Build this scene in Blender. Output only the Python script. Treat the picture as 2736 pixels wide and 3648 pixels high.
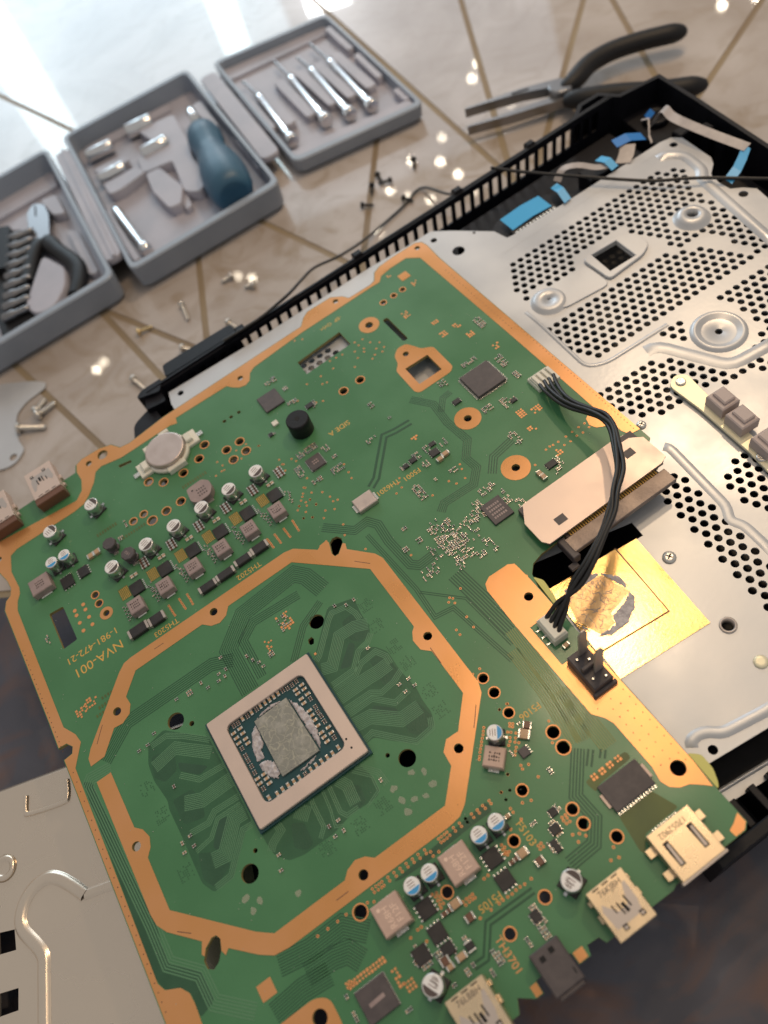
import bpy, math, random
from mathutils import Vector, Matrix

# ---------------------------------------------------------------- scene, camera, light
scene = bpy.context.scene
for o in list(bpy.data.objects):
    bpy.data.objects.remove(o)
col = scene.collection
MM = 0.001                      # every size below is written in millimetres
ZB = 45.0                       # top face of the circuit board above the tiles

cam_d = bpy.data.cameras.new("camera")
cam = bpy.data.objects.new("camera", cam_d)
col.objects.link(cam)
CX = Vector((0.81757, -0.53009, -0.22489))
CY = Vector((0.56345, 0.65594, 0.50226))
CZ = Vector((-0.11873, -0.53735, 0.83496))
CAM = Vector((40.2, -117.3, 314.2)) * MM
cam.matrix_world = Matrix(((CX.x, CY.x, CZ.x, CAM.x), (CX.y, CY.y, CZ.y, CAM.y), (CX.z, CY.z, CZ.z, CAM.z), (0, 0, 0, 1)))
cam_d.sensor_fit = 'VERTICAL'
cam_d.sensor_height = 36.0
cam_d.lens = 27.949
cam_d.clip_start = 0.01
cam_d.clip_end = 50.0
cam_d.dof.use_dof = True
cam_d.dof.focus_distance = 0.30
cam_d.dof.aperture_fstop = 7.5
scene.camera = cam

world = bpy.data.worlds.new("World")
scene.world = world
world.use_nodes = True
bg = world.node_tree.nodes["Background"]
bg.inputs[0].default_value = (0.92, 0.89, 0.86, 1)
bg.inputs[1].default_value = 0.36

def aim(o, target):
    d = (Vector(target) - o.location).normalized()
    o.rotation_euler = d.to_track_quat('-Z', 'Y').to_euler()

def polar(az, el, dist, base=(60, 20, 45)):
    a, e = math.radians(az), math.radians(el)
    return Vector((base[0] * MM + dist * math.cos(e) * math.cos(a), base[1] * MM + dist * math.cos(e) * math.sin(a), base[2] * MM + dist * math.sin(e)))

def point_lamp(name, loc, power, radius, color):
    l = bpy.data.lights.new(name, 'POINT')
    l.energy = power
    l.shadow_soft_size = radius
    l.color = color
    o = bpy.data.objects.new(name, l)
    o.location = loc
    col.objects.link(o)
    return o

def area_lamp(name, loc, target, sx, sy, power, color):
    l = bpy.data.lights.new(name, 'AREA')
    l.shape = 'RECTANGLE'
    l.size, l.size_y = sx, sy
    l.energy = power
    l.color = color
    o = bpy.data.objects.new(name, l)
    o.location = loc
    aim(o, target)
    col.objects.link(o)
    return o

WARM = (1.0, 0.73, 0.46)
COOL = (0.62, 0.84, 1.0)
# chandelier: one near bulb that throws the clear shadows, the rest of its ring higher up; the last, weakest lamp is an added fill
point_lamp("warm_bulb", polar(30.6, 47.7, 0.95), 5.8, 0.018, WARM)
for i, (az, el, d, p) in enumerate([(37, 68, 1.15, 3.2), (46, 74, 1.25, 3.4), (12, 76, 1.25, 2.2), (-30, 66, 1.3, 0.7)]):
    point_lamp("warm_bulb", polar(az, el, d), p, 0.05, WARM)
# small crystal lights of the lamp that mirror in the glossy tiles
for i, (az, el, b, p) in enumerate([(61.7, 35.1, (252, 276, 0), .30), (58.3, 30.8, (317, 331, 0), .22), (57.4, 30.0, (318, 345, 0), .2), (41.5, 29.0, (466, 259, 0), .3), (39.5, 28.6, (480, 246, 0), .3),
        (95.1, 38.0, (4, 283, 0), .26), (79.7, 38.0, (112, 278, 0), .2), (64.0, 34.5, (240, 285, 0), .28), (60.5, 36.2, (255, 262, 0), .3), (66.5, 36.0, (225, 278, 0), .26), (63.2, 37.4, (235, 258, 0), .26), (58.6, 34.2, (268, 285, 0), .2), (57.0, 33.5, (285, 280, 0), .16), (48.1, 32.5, (370, 250, 0), .35), (48.3, 33.4, (366, 246, 0), .3), (68.5, 38.6, (208, 262, 0), .14), (65.2, 36.8, (230, 270, 0), .12), (61.0, 33.6, (258, 292, 0), .12), (55.0, 32.6, (300, 300, 0), .1), (56.4, 34.6, (285, 268, 0), .12), (80.8, 37.4, (108, 281, 0), .12), (94.2, 37.8, (9, 281, 0), .14), (59.4, 37.6, (254, 250, 0), .12), (43, 27.4, (455, 275, 0), .12)]):
    point_lamp("crystal_light", polar(az, el, 1.9, b), p * 0.55, 0.0085, (1.0, 0.86, 0.66))
# daylight window beyond the far end of the table, behind a sheer curtain
def window_pane(name, az, el, b, dist, sx, sy, power, color=COOL):
    p = polar(az, el, dist, b)
    o = area_lamp(name, p, (b[0] * MM, b[1] * MM, 0.05), sx, sy, power, color)
    return o
window_pane("window_light", 76, 26, (150, 560, 0), 2.4, 2.5, 1.15, 8.5, (0.66, 0.82, 1.0))
window_pane("window_light", 82, 22, (130, 620, 0), 2.35, 1.25, 0.85, 6.0, (0.62, 0.86, 1.0))
window_pane("window_gap", 73.5, 26.0, (226, 549, 0), 2.3, 0.085, 0.80, 1.1, (0.74, 0.96, 1.0))
window_pane("window_gap", 87.5, 24.0, (90, 690, 0), 2.3, 0.13, 0.80, 1.2, (0.78, 0.95, 1.0))
window_pane("window_gap", 67.0, 22.6, (306, 508, 0), 2.3, 0.14, 0.20, 3.2, (0.95, 0.98, 1.0))

scene.view_settings.view_transform = 'Standard'
scene.view_settings.look = 'None'
scene.view_settings.exposure = 0.20
scene.view_settings.gamma = 1.0
scene.render.engine = 'CYCLES'
scene.cycles.max_bounces = 8
scene.cycles.caustics_reflective = False
scene.cycles.caustics_refractive = False
scene.cycles.sample_clamp_indirect = 6.0
scene.cycles.use_denoising = True
rng = random.Random(7)

# ---------------------------------------------------------------- materials
def pm(name, c, rough=0.5, metal=0.0, c2=None, vscale=60.0, vlo=0.4, vhi=0.65, bump=0.0, bscale=400.0, coat=0.0, spec=0.5, rvar=0.0, trans=0.0, alpha=1.0, detail=4.0, stretch=None):
    m = bpy.data.materials.new(name)
    m.use_nodes = True
    nt = m.node_tree
    b = nt.nodes["Principled BSDF"]
    b.inputs["Base Color"].default_value = (*c, 1)
    b.inputs["Roughness"].default_value = rough
    b.inputs["Metallic"].default_value = metal
    b.inputs["Specular IOR Level"].default_value = spec
    b.inputs["Coat Weight"].default_value = coat
    b.inputs["Coat Roughness"].default_value = 0.15
    b.inputs["Alpha"].default_value = alpha
    tc = nt.nodes.new("ShaderNodeTexCoord")
    vec = tc.outputs["Object"]
    if stretch:
        mp = nt.nodes.new("ShaderNodeMapping")
        mp.inputs["Scale"].default_value = stretch
        nt.links.new(vec, mp.inputs["Vector"])
        vec = mp.outputs["Vector"]
    if c2 is not None or rvar:
        n = nt.nodes.new("ShaderNodeTexNoise")
        n.inputs["Scale"].default_value = vscale
        n.inputs["Detail"].default_value = detail
        nt.links.new(vec, n.inputs["Vector"])
        if c2 is not None:
            r = nt.nodes.new("ShaderNodeValToRGB")
            r.color_ramp.elements[0].position = vlo
            r.color_ramp.elements[1].position = vhi
            r.color_ramp.elements[0].color = (*c, 1)
            r.color_ramp.elements[1].color = (*c2, 1)
            nt.links.new(n.outputs["Fac"], r.inputs[0])
            nt.links.new(r.outputs[0], b.inputs["Base Color"])
        if rvar:
            mr = nt.nodes.new("ShaderNodeMapRange")
            mr.inputs["From Min"].default_value = 0.3
            mr.inputs["From Max"].default_value = 0.7
            mr.inputs["To Min"].default_value = max(0.02, rough - rvar)
            mr.inputs["To Max"].default_value = min(1, rough + rvar)
            nt.links.new(n.outputs["Fac"], mr.inputs["Value"])
            nt.links.new(mr.outputs[0], b.inputs["Roughness"])
    if bump:
        n2 = nt.nodes.new("ShaderNodeTexNoise")
        n2.inputs["Scale"].default_value = bscale
        n2.inputs["Detail"].default_value = 3
        nt.links.new(vec, n2.inputs["Vector"])
        bp = nt.nodes.new("ShaderNodeBump")
        bp.inputs["Strength"].default_value = bump
        bp.inputs["Distance"].default_value = 0.0004
        nt.links.new(n2.outputs["Fac"], bp.inputs["Height"])
        nt.links.new(bp.outputs[0], b.inputs["Normal"])
    return m

X = {}
X['green'] = pm("solder_mask_green", (0.055, 0.188, 0.074), 0.38, c2=(0.070, 0.222, 0.092), vscale=26, detail=9, bump=0.06, bscale=900, rvar=0.08, spec=0.5, coat=0.3)
X['green_dark'] = pm("solder_mask_over_traces", (0.026, 0.088, 0.042), 0.38, c2=(0.032, 0.102, 0.050), vscale=160, bump=0.15, bscale=1500)
X['green_deep'] = pm("solder_mask_deep", (0.026, 0.082, 0.044), 0.40, c2=(0.032, 0.094, 0.050), vscale=90)
X['green_mid'] = pm("solder_mask_over_wiring", (0.030, 0.108, 0.048), 0.38, c2=(0.037, 0.124, 0.056), vscale=120, bump=0.1, bscale=1500)
X['olive'] = pm("solder_mask_olive", (0.085, 0.120, 0.034), 0.42, c2=(0.110, 0.145, 0.036), vscale=70)
X['line'] = pm("trace_line", (0.098, 0.232, 0.118), 0.4)
X['line_dark'] = pm("trace_line_dark", (0.022, 0.088, 0.040), 0.4)
X['line2'] = pm("trace_line_olive", (0.190, 0.235, 0.075), 0.4)
X['copper'] = pm("bare_copper", (0.76, 0.360, 0.130), 0.30, 0.6, c2=(0.79, 0.385, 0.170), vscale=30, detail=8, bump=0.05, bscale=1200, rvar=0.06)
X['pad'] = pm("copper_pad", (0.82, 0.36, 0.14), 0.42, 0.4)
X['gold'] = pm("gold_ink", (0.72, 0.42, 0.10), 0.5, 0.2)
X['fr4'] = pm("board_edge", (0.30, 0.24, 0.09), 0.7)
X['black'] = pm("black_epoxy", (0.020, 0.018, 0.019), 0.5, c2=(0.032, 0.028, 0.028), vscale=260, bump=0.1, bscale=3000)
X['chip'] = pm("brown_grey_epoxy", (0.075, 0.062, 0.064), 0.5, c2=(0.095, 0.078, 0.078), vscale=300, bump=0.12, bscale=3500)
X['ferrite'] = pm("ferrite_grey", (0.30, 0.225, 0.215), 0.48, c2=(0.36, 0.27, 0.25), vscale=220, bump=0.15, bscale=2600)
X['ferrite_pink'] = pm("ferrite_pink", (0.52, 0.36, 0.29), 0.36, c2=(0.57, 0.40, 0.32), vscale=200, bump=0.08, bscale=2600, spec=0.6)
X['print_dark'] = pm("dark_print", (0.09, 0.065, 0.06), 0.6)
X['print_light'] = pm("light_print", (0.80, 0.58, 0.46), 0.5)
X['solder'] = pm("solder", (0.82, 0.80, 0.74), 0.25, 0.9, bump=0.3, bscale=1500)
X['tan'] = pm("ceramic_tan", (0.47, 0.30, 0.17), 0.42, c2=(0.56, 0.37, 0.23), vscale=500)
X['brown'] = pm("ceramic_brown", (0.16, 0.075, 0.045), 0.4)
X['alu'] = pm("can_aluminium", (0.72, 0.72, 0.71), 0.28, 0.95, bump=0.1, bscale=900)
X['alu_top'] = pm("can_top", (0.84, 0.82, 0.80), 0.42, 0.1)
X['blue'] = pm("blue_mark", (0.055, 0.33, 0.66), 0.4)
X['lid'] = pm("nickel_lid", (0.70, 0.555, 0.475), 0.40, 0.45, bump=0.04, bscale=1800, rvar=0.05, vscale=120)
X['substrate'] = pm("substrate_teal", (0.010, 0.062, 0.070), 0.35)
X['steel'] = pm("tin_shell", (0.80, 0.63, 0.42), 0.30, 0.8, rvar=0.06, vscale=200)
X['steel_grey'] = pm("tin_shell_grey", (0.52, 0.46, 0.42), 0.45, 0.6)
X['brown_metal'] = pm("stained_metal", (0.20, 0.155, 0.135), 0.42, 0.4, c2=(0.30, 0.235, 0.20), vscale=120, bump=0.3, bscale=900)
X['dust'] = pm("dust", (0.45, 0.46, 0.40), 0.9)
X['glue'] = pm("yellow_glue", (0.62, 0.58, 0.16), 0.4)
X['hole'] = pm("dark_recess", (0.008, 0.007, 0.007), 0.8)
X['white_pl'] = pm("cream_plastic", (0.80, 0.76, 0.66), 0.42, c2=(0.72, 0.70, 0.60), vscale=150)
X['cell'] = pm("coin_cell_steel", (0.60, 0.50, 0.455), 0.36, 0.65, bump=0.15, bscale=1600, rvar=0.08, vscale=200)
X['shield'] = pm("galvanised_sheet", (0.56, 0.565, 0.58), 0.40, 0.45, c2=(0.62, 0.625, 0.635), vscale=24, detail=9, bump=0.07, bscale=420, rvar=0.12)
X['shield2'] = pm("champagne_sheet", (0.78, 0.67, 0.55), 0.24, 0.85, bump=0.05, bscale=160, rvar=0.10, vscale=20)
X['strip'] = pm("bracket_cream", (0.86, 0.80, 0.58), 0.40, 0.35)
X['copperplate'] = pm("heat_sink_copper", (0.93, 0.58, 0.22), 0.22, 0.95, c2=(0.97, 0.68, 0.30), vscale=40, bump=0.06, bscale=700, rvar=0.08)
X['plastic'] = pm("black_shell_plastic", (0.005, 0.005, 0.008), 0.42, c2=(0.008, 0.008, 0.012), vscale=200, bump=0.2, bscale=2500, spec=0.3)
X['wire'] = pm("black_wire", (0.014, 0.013, 0.013), 0.42)
X['case'] = pm("grey_case_plastic", (0.265, 0.310, 0.380), 0.42, c2=(0.295, 0.340, 0.410), vscale=40, bump=0.15, bscale=1800)
X['case_in'] = pm("grey_insert_plastic", (0.36, 0.360, 0.420), 0.45, c2=(0.42, 0.41, 0.47), vscale=35, bump=0.2, bscale=1500)
X['chrome'] = pm("chrome", (0.80, 0.80, 0.80), 0.16, 1.0, bump=0.05, bscale=500)
X['steel_dark'] = pm("plier_steel", (0.27, 0.265, 0.27), 0.28, 0.9, bump=0.1, bscale=600)
X['rubber'] = pm("black_grip", (0.010, 0.010, 0.012), 0.5, bump=0.2, bscale=1500, spec=0.3)
X['blue_grip'] = pm("blue_grip", (0.035, 0.110, 0.190), 0.42, c2=(0.042, 0.128, 0.215), vscale=80, bump=0.2, bscale=2000)
X['flat'] = pm("flat_cable_grey", (0.40, 0.36, 0.35), 0.4, c2=(0.50, 0.45, 0.43), vscale=150)
X['cable_blue'] = pm("cable_end_blue", (0.045, 0.40, 0.78), 0.38)
X['cable_blue2'] = pm("cable_end_deep_blue", (0.020, 0.20, 0.60), 0.4)
X['screw'] = pm("zinc_screw", (0.72, 0.69, 0.64), 0.28, 0.9, bump=0.3, bscale=2500)
X['screw_gold'] = pm("brass_screw", (0.80, 0.62, 0.34), 0.3, 0.9)
X['screw_black'] = pm("black_screw", (0.022, 0.020, 0.020), 0.35, 0.4)
X['foam'] = pm("pale_rubber", (0.52, 0.43, 0.40), 0.6, bump=0.3, bscale=900)
X['grout'] = pm("grout", (0.240, 0.180, 0.115), 0.7, c2=(0.310, 0.245, 0.155), vscale=12, bump=0.4, bscale=300)

def marble(name, base, vein, dark, rough, coat=True):
    m = bpy.data.materials.new(name)
    m.use_nodes = True
    nt = m.node_tree
    b = nt.nodes["Principled BSDF"]
    tc = nt.nodes.new("ShaderNodeTexCoord")
    n1 = nt.nodes.new("ShaderNodeTexNoise"); n1.inputs["Scale"].default_value = 9; n1.inputs["Detail"].default_value = 8; n1.inputs["Distortion"].default_value = 1.3
    n2 = nt.nodes.new("ShaderNodeTexNoise"); n2.inputs["Scale"].default_value = 26; n2.inputs["Detail"].default_value = 6; n2.inputs["Distortion"].default_value = 2.2
    n3 = nt.nodes.new("ShaderNodeTexNoise"); n3.inputs["Scale"].default_value = 3.5; n3.inputs["Detail"].default_value = 3
    for n in (n1, n2, n3):
        nt.links.new(tc.outputs["Object"], n.inputs["Vector"])
    r1 = nt.nodes.new("ShaderNodeValToRGB")
    r1.color_ramp.elements[0].position = 0.36; r1.color_ramp.elements[0].color = (*vein, 1)
    r1.color_ramp.elements[1].position = 0.60; r1.color_ramp.elements[1].color = (*base, 1)
    nt.links.new(n1.outputs["Fac"], r1.inputs[0])
    r2 = nt.nodes.new("ShaderNodeValToRGB")
    r2.color_ramp.elements[0].position = 0.47; r2.color_ramp.elements[0].color = (0, 0, 0, 1)
    r2.color_ramp.elements[1].position = 0.70; r2.color_ramp.elements[1].color = (1, 1, 1, 1)
    nt.links.new(n2.outputs["Fac"], r2.inputs[0])
    r3 = nt.nodes.new("ShaderNodeValToRGB")
    r3.color_ramp.elements[0].position = 0.40; r3.color_ramp.elements[0].color = (0.25, 0.25, 0.25, 1)
    r3.color_ramp.elements[1].position = 0.62; r3.color_ramp.elements[1].color = (0.9, 0.9, 0.9, 1)
    nt.links.new(n3.outputs["Fac"], r3.inputs[0])
    mu = nt.nodes.new("ShaderNodeMath"); mu.operation = 'MULTIPLY'
    nt.links.new(r2.outputs[0], mu.inputs[0]); nt.links.new(r3.outputs[0], mu.inputs[1])
    mx = nt.nodes.new("ShaderNodeMix"); mx.data_type = 'RGBA'
    nt.links.new(mu.outputs[0], mx.inputs["Factor"])
    nt.links.new(r1.outputs[0], mx.inputs["A"])
    mx.inputs["B"].default_value = (*dark, 1)
    nt.links.new(mx.outputs["Result"], b.inputs["Base Color"])
    b.inputs["Roughness"].default_value = rough
    b.inputs["Specular IOR Level"].default_value = 0.25
    b.inputs["Coat Weight"].default_value = 1.0 if coat else 0.15
    b.inputs["Coat Roughness"].default_value = 0.025
    bp = nt.nodes.new("ShaderNodeBump"); bp.inputs["Strength"].default_value = 0.05; bp.inputs["Distance"].default_value = 0.002
    nt.links.new(n3.outputs["Fac"], bp.inputs["Height"]); nt.links.new(bp.outputs[0], b.inputs["Normal"])
    return m
X['tile'] = marble("polished_marble_tile", (0.50, 0.45, 0.42), (0.38, 0.325, 0.285), (0.28, 0.205, 0.125), 0.30)
X['shade_tile'] = marble("shade_painted_marble", (0.115, 0.115, 0.140), (0.060, 0.060, 0.076), (0.165, 0.098, 0.080), 0.4, False)  # near tiles: shade put into a darker base colour, rust patches are stone

def paste_mat():
    m = pm("dried_thermal_paste", (0.30, 0.29, 0.25), 0.36, 0.25)
    nt = m.node_tree; b = nt.nodes["Principled BSDF"]
    tc = nt.nodes.new("ShaderNodeTexCoord")
    v = nt.nodes.new("ShaderNodeTexVoronoi"); v.feature = 'DISTANCE_TO_EDGE'; v.inputs["Scale"].default_value = 330
    n = nt.nodes.new("ShaderNodeTexNoise"); n.inputs["Scale"].default_value = 260; n.inputs["Detail"].default_value = 5
    ad = nt.nodes.new("ShaderNodeVectorMath"); ad.operation = 'MULTIPLY_ADD'
    nt.links.new(tc.outputs["Object"], n.inputs["Vector"])
    ad.inputs[1].default_value = (0.006, 0.006, 0.0)
    nt.links.new(n.outputs["Color"], ad.inputs[0]); nt.links.new(tc.outputs["Object"], ad.inputs[2])
    nt.links.new(ad.outputs[0], v.inputs["Vector"])
    r = nt.nodes.new("ShaderNodeValToRGB")
    r.color_ramp.elements[0].position = 0.0; r.color_ramp.elements[0].color = (0.44, 0.425, 0.34, 1)
    r.color_ramp.elements[1].position = 0.05; r.color_ramp.elements[1].color = (0.275, 0.272, 0.240, 1)
    nt.links.new(v.outputs["Distance"], r.inputs[0])
    r2 = nt.nodes.new("ShaderNodeValToRGB")
    r2.color_ramp.elements[0].position = 0.52; r2.color_ramp.elements[0].color = (0, 0, 0, 1)
    r2.color_ramp.elements[1].position = 0.70; r2.color_ramp.elements[1].color = (0.8, 0.8, 0.8, 1)
    nt.links.new(n.outputs["Fac"], r2.inputs[0])
    mx = nt.nodes.new("ShaderNodeMix"); mx.data_type = 'RGBA'
    nt.links.new(r2.outputs[0], mx.inputs["Factor"]); nt.links.new(r.outputs[0], mx.inputs["A"])
    mx.inputs["B"].default_value = (0.42, 0.405, 0.36, 1)
    nt.links.new(mx.outputs["Result"], b.inputs["Base Color"])
    bp = nt.nodes.new("ShaderNodeBump"); bp.inputs["Strength"].default_value = 0.6; bp.inputs["Distance"].default_value = 0.0003
    nt.links.new(n.outputs["Fac"], bp.inputs["Height"]); nt.links.new(bp.outputs[0], b.inputs["Normal"])
    return m
X['paste'] = paste_mat()
X['paste_grey'] = pm("grey_thermal_paste", (0.56, 0.52, 0.53), 0.5, c2=(0.38, 0.345, 0.36), vscale=500, bump=0.5, bscale=900)
X['paste_gold'] = pm("paste_film_on_copper", (0.80, 0.50, 0.24), 0.36, 0.7, c2=(0.88, 0.60, 0.32), vscale=420, bump=0.5, bscale=800)
X['paste_vein'] = pm("paste_vein", (0.40, 0.31, 0.30), 0.5)
X['flux'] = pm("flux_residue", (0.46, 0.50, 0.36), 0.6, alpha=0.38)

# ---------------------------------------------------------------- mesh helpers
class MB:
    """collects shapes in millimetres, builds one mesh object"""
    def __init__(s):
        s.v, s.f, s.m, s.sm = [], [], [], []
    def add(s, vs, fs, mi=0, smooth=False):
        o = len(s.v)
        s.v.extend(vs)
        for f in fs:
            s.f.append([o + i for i in f]); s.m.append(mi); s.sm.append(smooth)
    def box(s, x0, y0, z0, x1, y1, z1, mi=0, ch=0.0, rot=0.0, top=None):
        cx, cy = (x0 + x1) / 2, (y0 + y1) / 2
        hx, hy = abs(x1 - x0) / 2, abs(y1 - y0) / 2
        c = min(ch, hx * .45, hy * .45, abs(z1 - z0) * .45)
        ca, sa = math.cos(rot), math.sin(rot)
        def ring(k, z):
            return [(cx + ca * a - sa * b, cy + sa * a + ca * b, z) for a, b in ((-hx + k, -hy + k), (hx - k, -hy + k), (hx - k, hy - k), (-hx + k, hy - k))]
        if c > 0:
            vs = ring(0, z0) + ring(0, z1 - c) + ring(c, z1)
            fs = [(3, 2, 1, 0)] + [(i, (i + 1) % 4, 4 + (i + 1) % 4, 4 + i) for i in range(4)] + [(4 + i, 4 + (i + 1) % 4, 8 + (i + 1) % 4, 8 + i) for i in range(4)]
            s.add(vs, fs, mi); s.add(ring(c, z1), [(0, 1, 2, 3)], mi if top is None else top)
        else:
            vs = ring(0, z0) + ring(0, z1)
            s.add(vs, [(3, 2, 1, 0)] + [(i, (i + 1) % 4, 4 + (i + 1) % 4, 4 + i) for i in range(4)], mi)
            s.add(ring(0, z1), [(0, 1, 2, 3)], mi if top is None else top)
    def lathe(s, cx, cy, prof, n=24, mi=0, mis=None, smooth=True, axis=None):
        """prof: (r, z) upwards; axis: optional Matrix placing the local lathe"""
        vs, fs = [], []
        for r, z in prof:
            for k in range(n):
                a = 2 * math.pi * k / n
                p = (r * math.cos(a), r * math.sin(a), z)
                vs.append(p)
        if axis is not None:
            vs = [tuple(axis @ Vector(p)) for p in vs]
        else:
            vs = [(p[0] + cx, p[1] + cy, p[2]) for p in vs]
        o = len(s.v); s.v.extend(vs)
        for j in range(len(prof) - 1):
            for k in range(n):
                k2 = (k + 1) % n
                s.f.append([o + j * n + k, o + j * n + k2, o + (j + 1) * n + k2, o + (j + 1) * n + k])
                s.m.append(mis[j] if mis else mi); s.sm.append(smooth)
        if prof[-1][0] > 1e-4:
            s.f.append([o + (len(prof) - 1) * n + k for k in range(n)]); s.m.append(mis[-1] if mis else mi); s.sm.append(False)
        if prof[0][0] > 1e-4:
            s.f.append([o + k for k in reversed(range(n))]); s.m.append(mis[0] if mis else mi); s.sm.append(False)
    def prism(s, poly, z0, z1, mi=0, top=None):
        a = sum(poly[i][0] * poly[(i + 1) % len(poly)][1] - poly[(i + 1) % len(poly)][0] * poly[i][1] for i in range(len(poly)))
        if a < 0:
            poly = poly[::-1]
        n = len(poly)
        s.add([(x, y, z0) for x, y in poly] + [(x, y, z1) for x, y in poly], [(i, (i + 1) % n, n + (i + 1) % n, n + i) for i in range(n)] + [tuple(reversed(range(n)))], mi)
        s.add([(x, y, z1) for x, y in poly], [tuple(range(n))], mi if top is None else top)
    def ridge(s, path, prof, mi=0, closed=False, smooth=True, z=0.0):
        """sweeps a (offset, height) profile along a flat path"""
        n = len(path); P = [Vector(p) for p in path]; k = len(prof)
        vs = []
        for i in range(n):
            a = P[i - 1] if (i > 0 or closed) else None
            c = P[(i + 1) % n] if (i < n - 1 or closed) else None
            d1 = (P[i] - a).normalized() if a is not None else None
            d2 = (c - P[i]).normalized() if c is not None else None
            if d1 is None: d1 = d2
            if d2 is None: d2 = d1
            n1 = Vector((-d1.y, d1.x)); n2 = Vector((-d2.y, d2.x))
            m = (n1 + n2)
            m = m / max(m.length_squared / 2, 0.35)
            for off, h in prof:
                vs.append((P[i].x + m.x * off, P[i].y + m.y * off, z + h))
        fs = []
        for i in range(n if closed else n - 1):
            j = (i + 1) % n
            for q in range(k - 1):
                fs.append((i * k + q + 1, i * k + q, j * k + q, j * k + q + 1))
        s.add(vs, fs, mi, smooth)
    def tube(s, path, rad, n=8, mi=0, cap=True, flat=1.0):
        P = [Vector(p) for p in path]
        R = rad if isinstance(rad, (list, tuple)) else [rad] * len(P)
        vs = []
        up = Vector((0, 0, 1))
        for i, p in enumerate(P):
            t = (P[min(i + 1, len(P) - 1)] - P[max(i - 1, 0)]).normalized()
            u = up if abs(t.z) < 0.95 else Vector((0, 1, 0))
            a = t.cross(u).normalized(); b = a.cross(t).normalized()
            for k in range(n):
                g = 2 * math.pi * k / n
                q = p + a * math.cos(g) * R[i] + b * math.sin(g) * R[i] * flat
                vs.append(tuple(q))
        fs = []
        for i in range(len(P) - 1):
            for k in range(n):
                k2 = (k + 1) % n
                fs.append((i * n + k, i * n + k2, (i + 1) * n + k2, (i + 1) * n + k))
        s.add(vs, fs, mi, True)
        if cap:
            s.add(vs[:n], [tuple(range(n))], mi); s.add(vs[-n:], [tuple(reversed(range(n)))], mi)
    def build(s, name, mats, parent=None, loc=None, rot=None):
        me = bpy.data.meshes.new(name)
        me.from_pydata([(x * MM, y * MM, z * MM) for x, y, z in s.v], [], s.f)
        for m in (mats if isinstance(mats, (list, tuple)) else [mats]):
            me.materials.append(X[m] if isinstance(m, str) else m)
        me.polygons.foreach_set("material_index", s.m)
        me.polygons.foreach_set("use_smooth", s.sm)
        me.update()
        return link(name, me, parent, loc, rot)

def link(name, me, parent=None, loc=None, rot=None):
    o = bpy.data.objects.new(name, me)
    col.objects.link(o)
    if parent is not None:
        o.parent = parent
    if loc is not None:
        o.location = Vector(loc) * MM
    if rot is not None:
        o.rotation_euler = rot
    return o

def thing(name, label, cat, loc=(0, 0, 0), rz=0.0, group=None):
    o = bpy.data.objects.new(name, None)
    o.empty_display_size = 0.01
    col.objects.link(o)
    o.location = Vector(loc) * MM
    o.rotation_euler = (0, 0, rz)
    tag(o, label, cat, group)
    return o

def tag(o, label=None, cat=None, group=None, kind=None):
    if label: o["label"] = label
    if cat: o["category"] = cat
    if group: o["group"] = group
    if kind: o["kind"] = kind
    return o

def plate_mesh(name, outline, holes, z0, z1, bevel=0.0):
    """flat sheet with holes, millimetres"""
    cu = bpy.data.curves.new(name, 'CURVE')
    cu.dimensions = '2D'
    cu.fill_mode = 'BOTH'
    cu.extrude = max((z1 - z0) / 2 - bevel, 0.0)
    cu.bevel_depth = bevel
    cu.bevel_resolution = 0
    cu.offset = -bevel
    for pts in [outline] + list(holes):
        sp = cu.splines.new('POLY')
        sp.points.add(len(pts) - 1)
        for p, q in zip(sp.points, pts):
            p.co = (q[0], q[1], 0, 1)
        sp.use_cyclic_u = True
    ob = bpy.data.objects.new("tmp", cu)
    col.objects.link(ob)
    dg = bpy.context.evaluated_depsgraph_get()
    dg.update()
    me = bpy.data.meshes.new_from_object(ob.evaluated_get(dg))
    bpy.data.objects.remove(ob); bpy.data.curves.remove(cu)
    zc = (z0 + z1) / 2
    me.transform(Matrix.Translation((0, 0, zc)))
    me.name = name
    return me

def plate(name, outline, holes, z0, z1, mat, parent=None, bevel=0.0, edge_mat=None, xf=None, loc=None):
    me = plate_mesh(name, outline, holes, z0, z1, bevel)
    if xf is not None:
        me.transform(xf)
    me.transform(Matrix.Scale(MM, 4))
    me.materials.clear()
    me.materials.append(X[mat])
    if edge_mat:
        me.materials.append(X[edge_mat])
        for p in me.polygons:
            if abs(p.normal.z) < 0.5:
                p.material_index = 1
    for p in me.polygons:
        p.use_smooth = False
    return link(name, me, parent, loc)

def circ(x, y, r, n=16, ph=0.0):
    return [(x + r * math.cos(ph + 2 * math.pi * k / n), y + r * math.sin(ph + 2 * math.pi * k / n)) for k in range(n)]

def rrect(x0, y0, x1, y1, r, n=4):
    pts = []
    for cx, cy, a0 in ((x1 - r, y1 - r, 0), (x0 + r, y1 - r, 90), (x0 + r, y0 + r, 180), (x1 - r, y0 + r, 270)):
        for k in range(n + 1):
            a = math.radians(a0 + 90 * k / n)
            pts.append((cx + r * math.cos(a), cy + r * math.sin(a)))
    return pts

def rounded(poly, r, n=3):
    """rounds the corners of a polygon"""
    out = []
    m = len(poly)
    for i in range(m):
        p = Vector(poly[i]); a = Vector(poly[i - 1]); b = Vector(poly[(i + 1) % m])
        d1 = a - p; d2 = b - p
        q = min(r, d1.length * .45, d2.length * .45)
        s = p + d1.normalized() * q; e = p + d2.normalized() * q
        for k in range(n + 1):
            t = k / n
            out.append(tuple((1 - t) ** 2 * s + 2 * t * (1 - t) * p + t * t * e))
    return out

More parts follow.
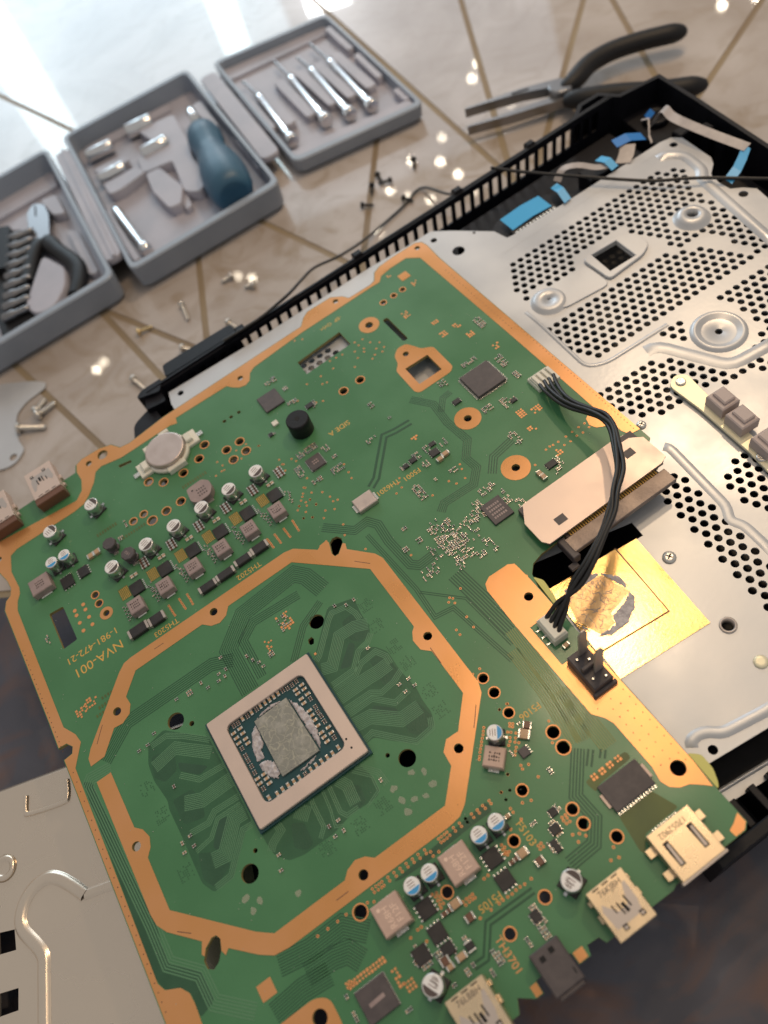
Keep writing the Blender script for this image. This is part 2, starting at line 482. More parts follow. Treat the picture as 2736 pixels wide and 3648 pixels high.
def smooth_path(pts, n=6):
    """Catmull-Rom through the points"""
    P = [Vector(p) for p in pts]
    out = []
    for i in range(len(P) - 1):
        p0 = P[max(i - 1, 0)]; p1 = P[i]; p2 = P[i + 1]; p3 = P[min(i + 2, len(P) - 1)]
        for k in range(n):
            t = k / n
            out.append(tuple(0.5 * ((2 * p1) + (p2 - p0) * t + (2 * p0 - 5 * p1 + 4 * p2 - p3) * t * t + (3 * p1 - p0 - 3 * p2 + p3) * t ** 3)))
    out.append(tuple(P[-1]))
    return out

def inside(p, poly):
    x, y = p[0], p[1]; r = False; j = len(poly) - 1
    for i in range(len(poly)):
        xi, yi = poly[i][0], poly[i][1]; xj, yj = poly[j][0], poly[j][1]
        if (yi > y) != (yj > y) and x < (xj - xi) * (y - yi) / (yj - yi) + xi:
            r = not r
        j = i
    return r

_txt = {}
def text(name, body, size, x, y, z, rot, mat, parent, thick=0.03, tilt=None):
    key = (body, size, thick)
    if key not in _txt:
        cu = bpy.data.curves.new(name, 'FONT')
        cu.body = body
        cu.size = size
        cu.align_x = 'CENTER'; cu.align_y = 'CENTER'
        cu.extrude = thick
        cu.resolution_u = 3
        ob = bpy.data.objects.new("tmp", cu)
        col.objects.link(ob)
        dg = bpy.context.evaluated_depsgraph_get(); dg.update()
        me = bpy.data.meshes.new_from_object(ob.evaluated_get(dg))
        bpy.data.objects.remove(ob)
        me.transform(Matrix.Scale(MM, 4))
        me.materials.clear()
        me.materials.append(X[mat])
        _txt[key] = me
    return link(name, _txt[key], parent, (x, y, z), (0, 0, rot))

PI = math.pi

def lumpy(m, poly, z0, hgt, step=0.45, seed=1, mi=0, cx=0.0, cy=0.0):
    """a raised uneven smear: grid of heights inside a polygon, thinning to its edge"""
    r_ = random.Random(seed)
    xs = [p[0] for p in poly]; ys = [p[1] for p in poly]
    nx = int((max(xs) - min(xs)) / step) + 3; ny = int((max(ys) - min(ys)) / step) + 3
    x0, y0 = min(xs) - step, min(ys) - step
    low = [[r_.random() for _ in range(ny // 4 + 3)] for _ in range(nx // 4 + 3)]
    def edge(px, py):
        d = 9e9
        for i in range(len(poly)):
            a, b = poly[i], poly[(i + 1) % len(poly)]
            ex, ey = b[0] - a[0], b[1] - a[1]
            t = max(0, min(1, ((px - a[0]) * ex + (py - a[1]) * ey) / max(ex * ex + ey * ey, 1e-9)))
            d = min(d, math.hypot(px - a[0] - t * ex, py - a[1] - t * ey))
        return d
    idx = {}; vs = []
    for i in range(nx + 1):
        for j in range(ny + 1):
            px, py = x0 + i * step + r_.uniform(-.3, .3) * step, y0 + j * step + r_.uniform(-.3, .3) * step
            if inside((px, py), poly):
                e = min(1, edge(px, py) / (step * 1.6))
                h = (0.25 + 0.75 * low[i // 4][j // 4] + r_.uniform(-.25, .35)) * e
                idx[(i, j)] = len(vs); vs.append((px, py, z0 + max(0.0, h) * hgt))
    fs = []
    for (i, j), k in idx.items():
        q = [idx.get((i, j)), idx.get((i + 1, j)), idx.get((i + 1, j + 1)), idx.get((i, j + 1))]
        q = [t for t in q if t is not None]
        if len(q) >= 3 and (i + 1, j + 1) in idx or len(q) == 4: fs.append(tuple(q))
    m.add(vs, fs, mi, True)
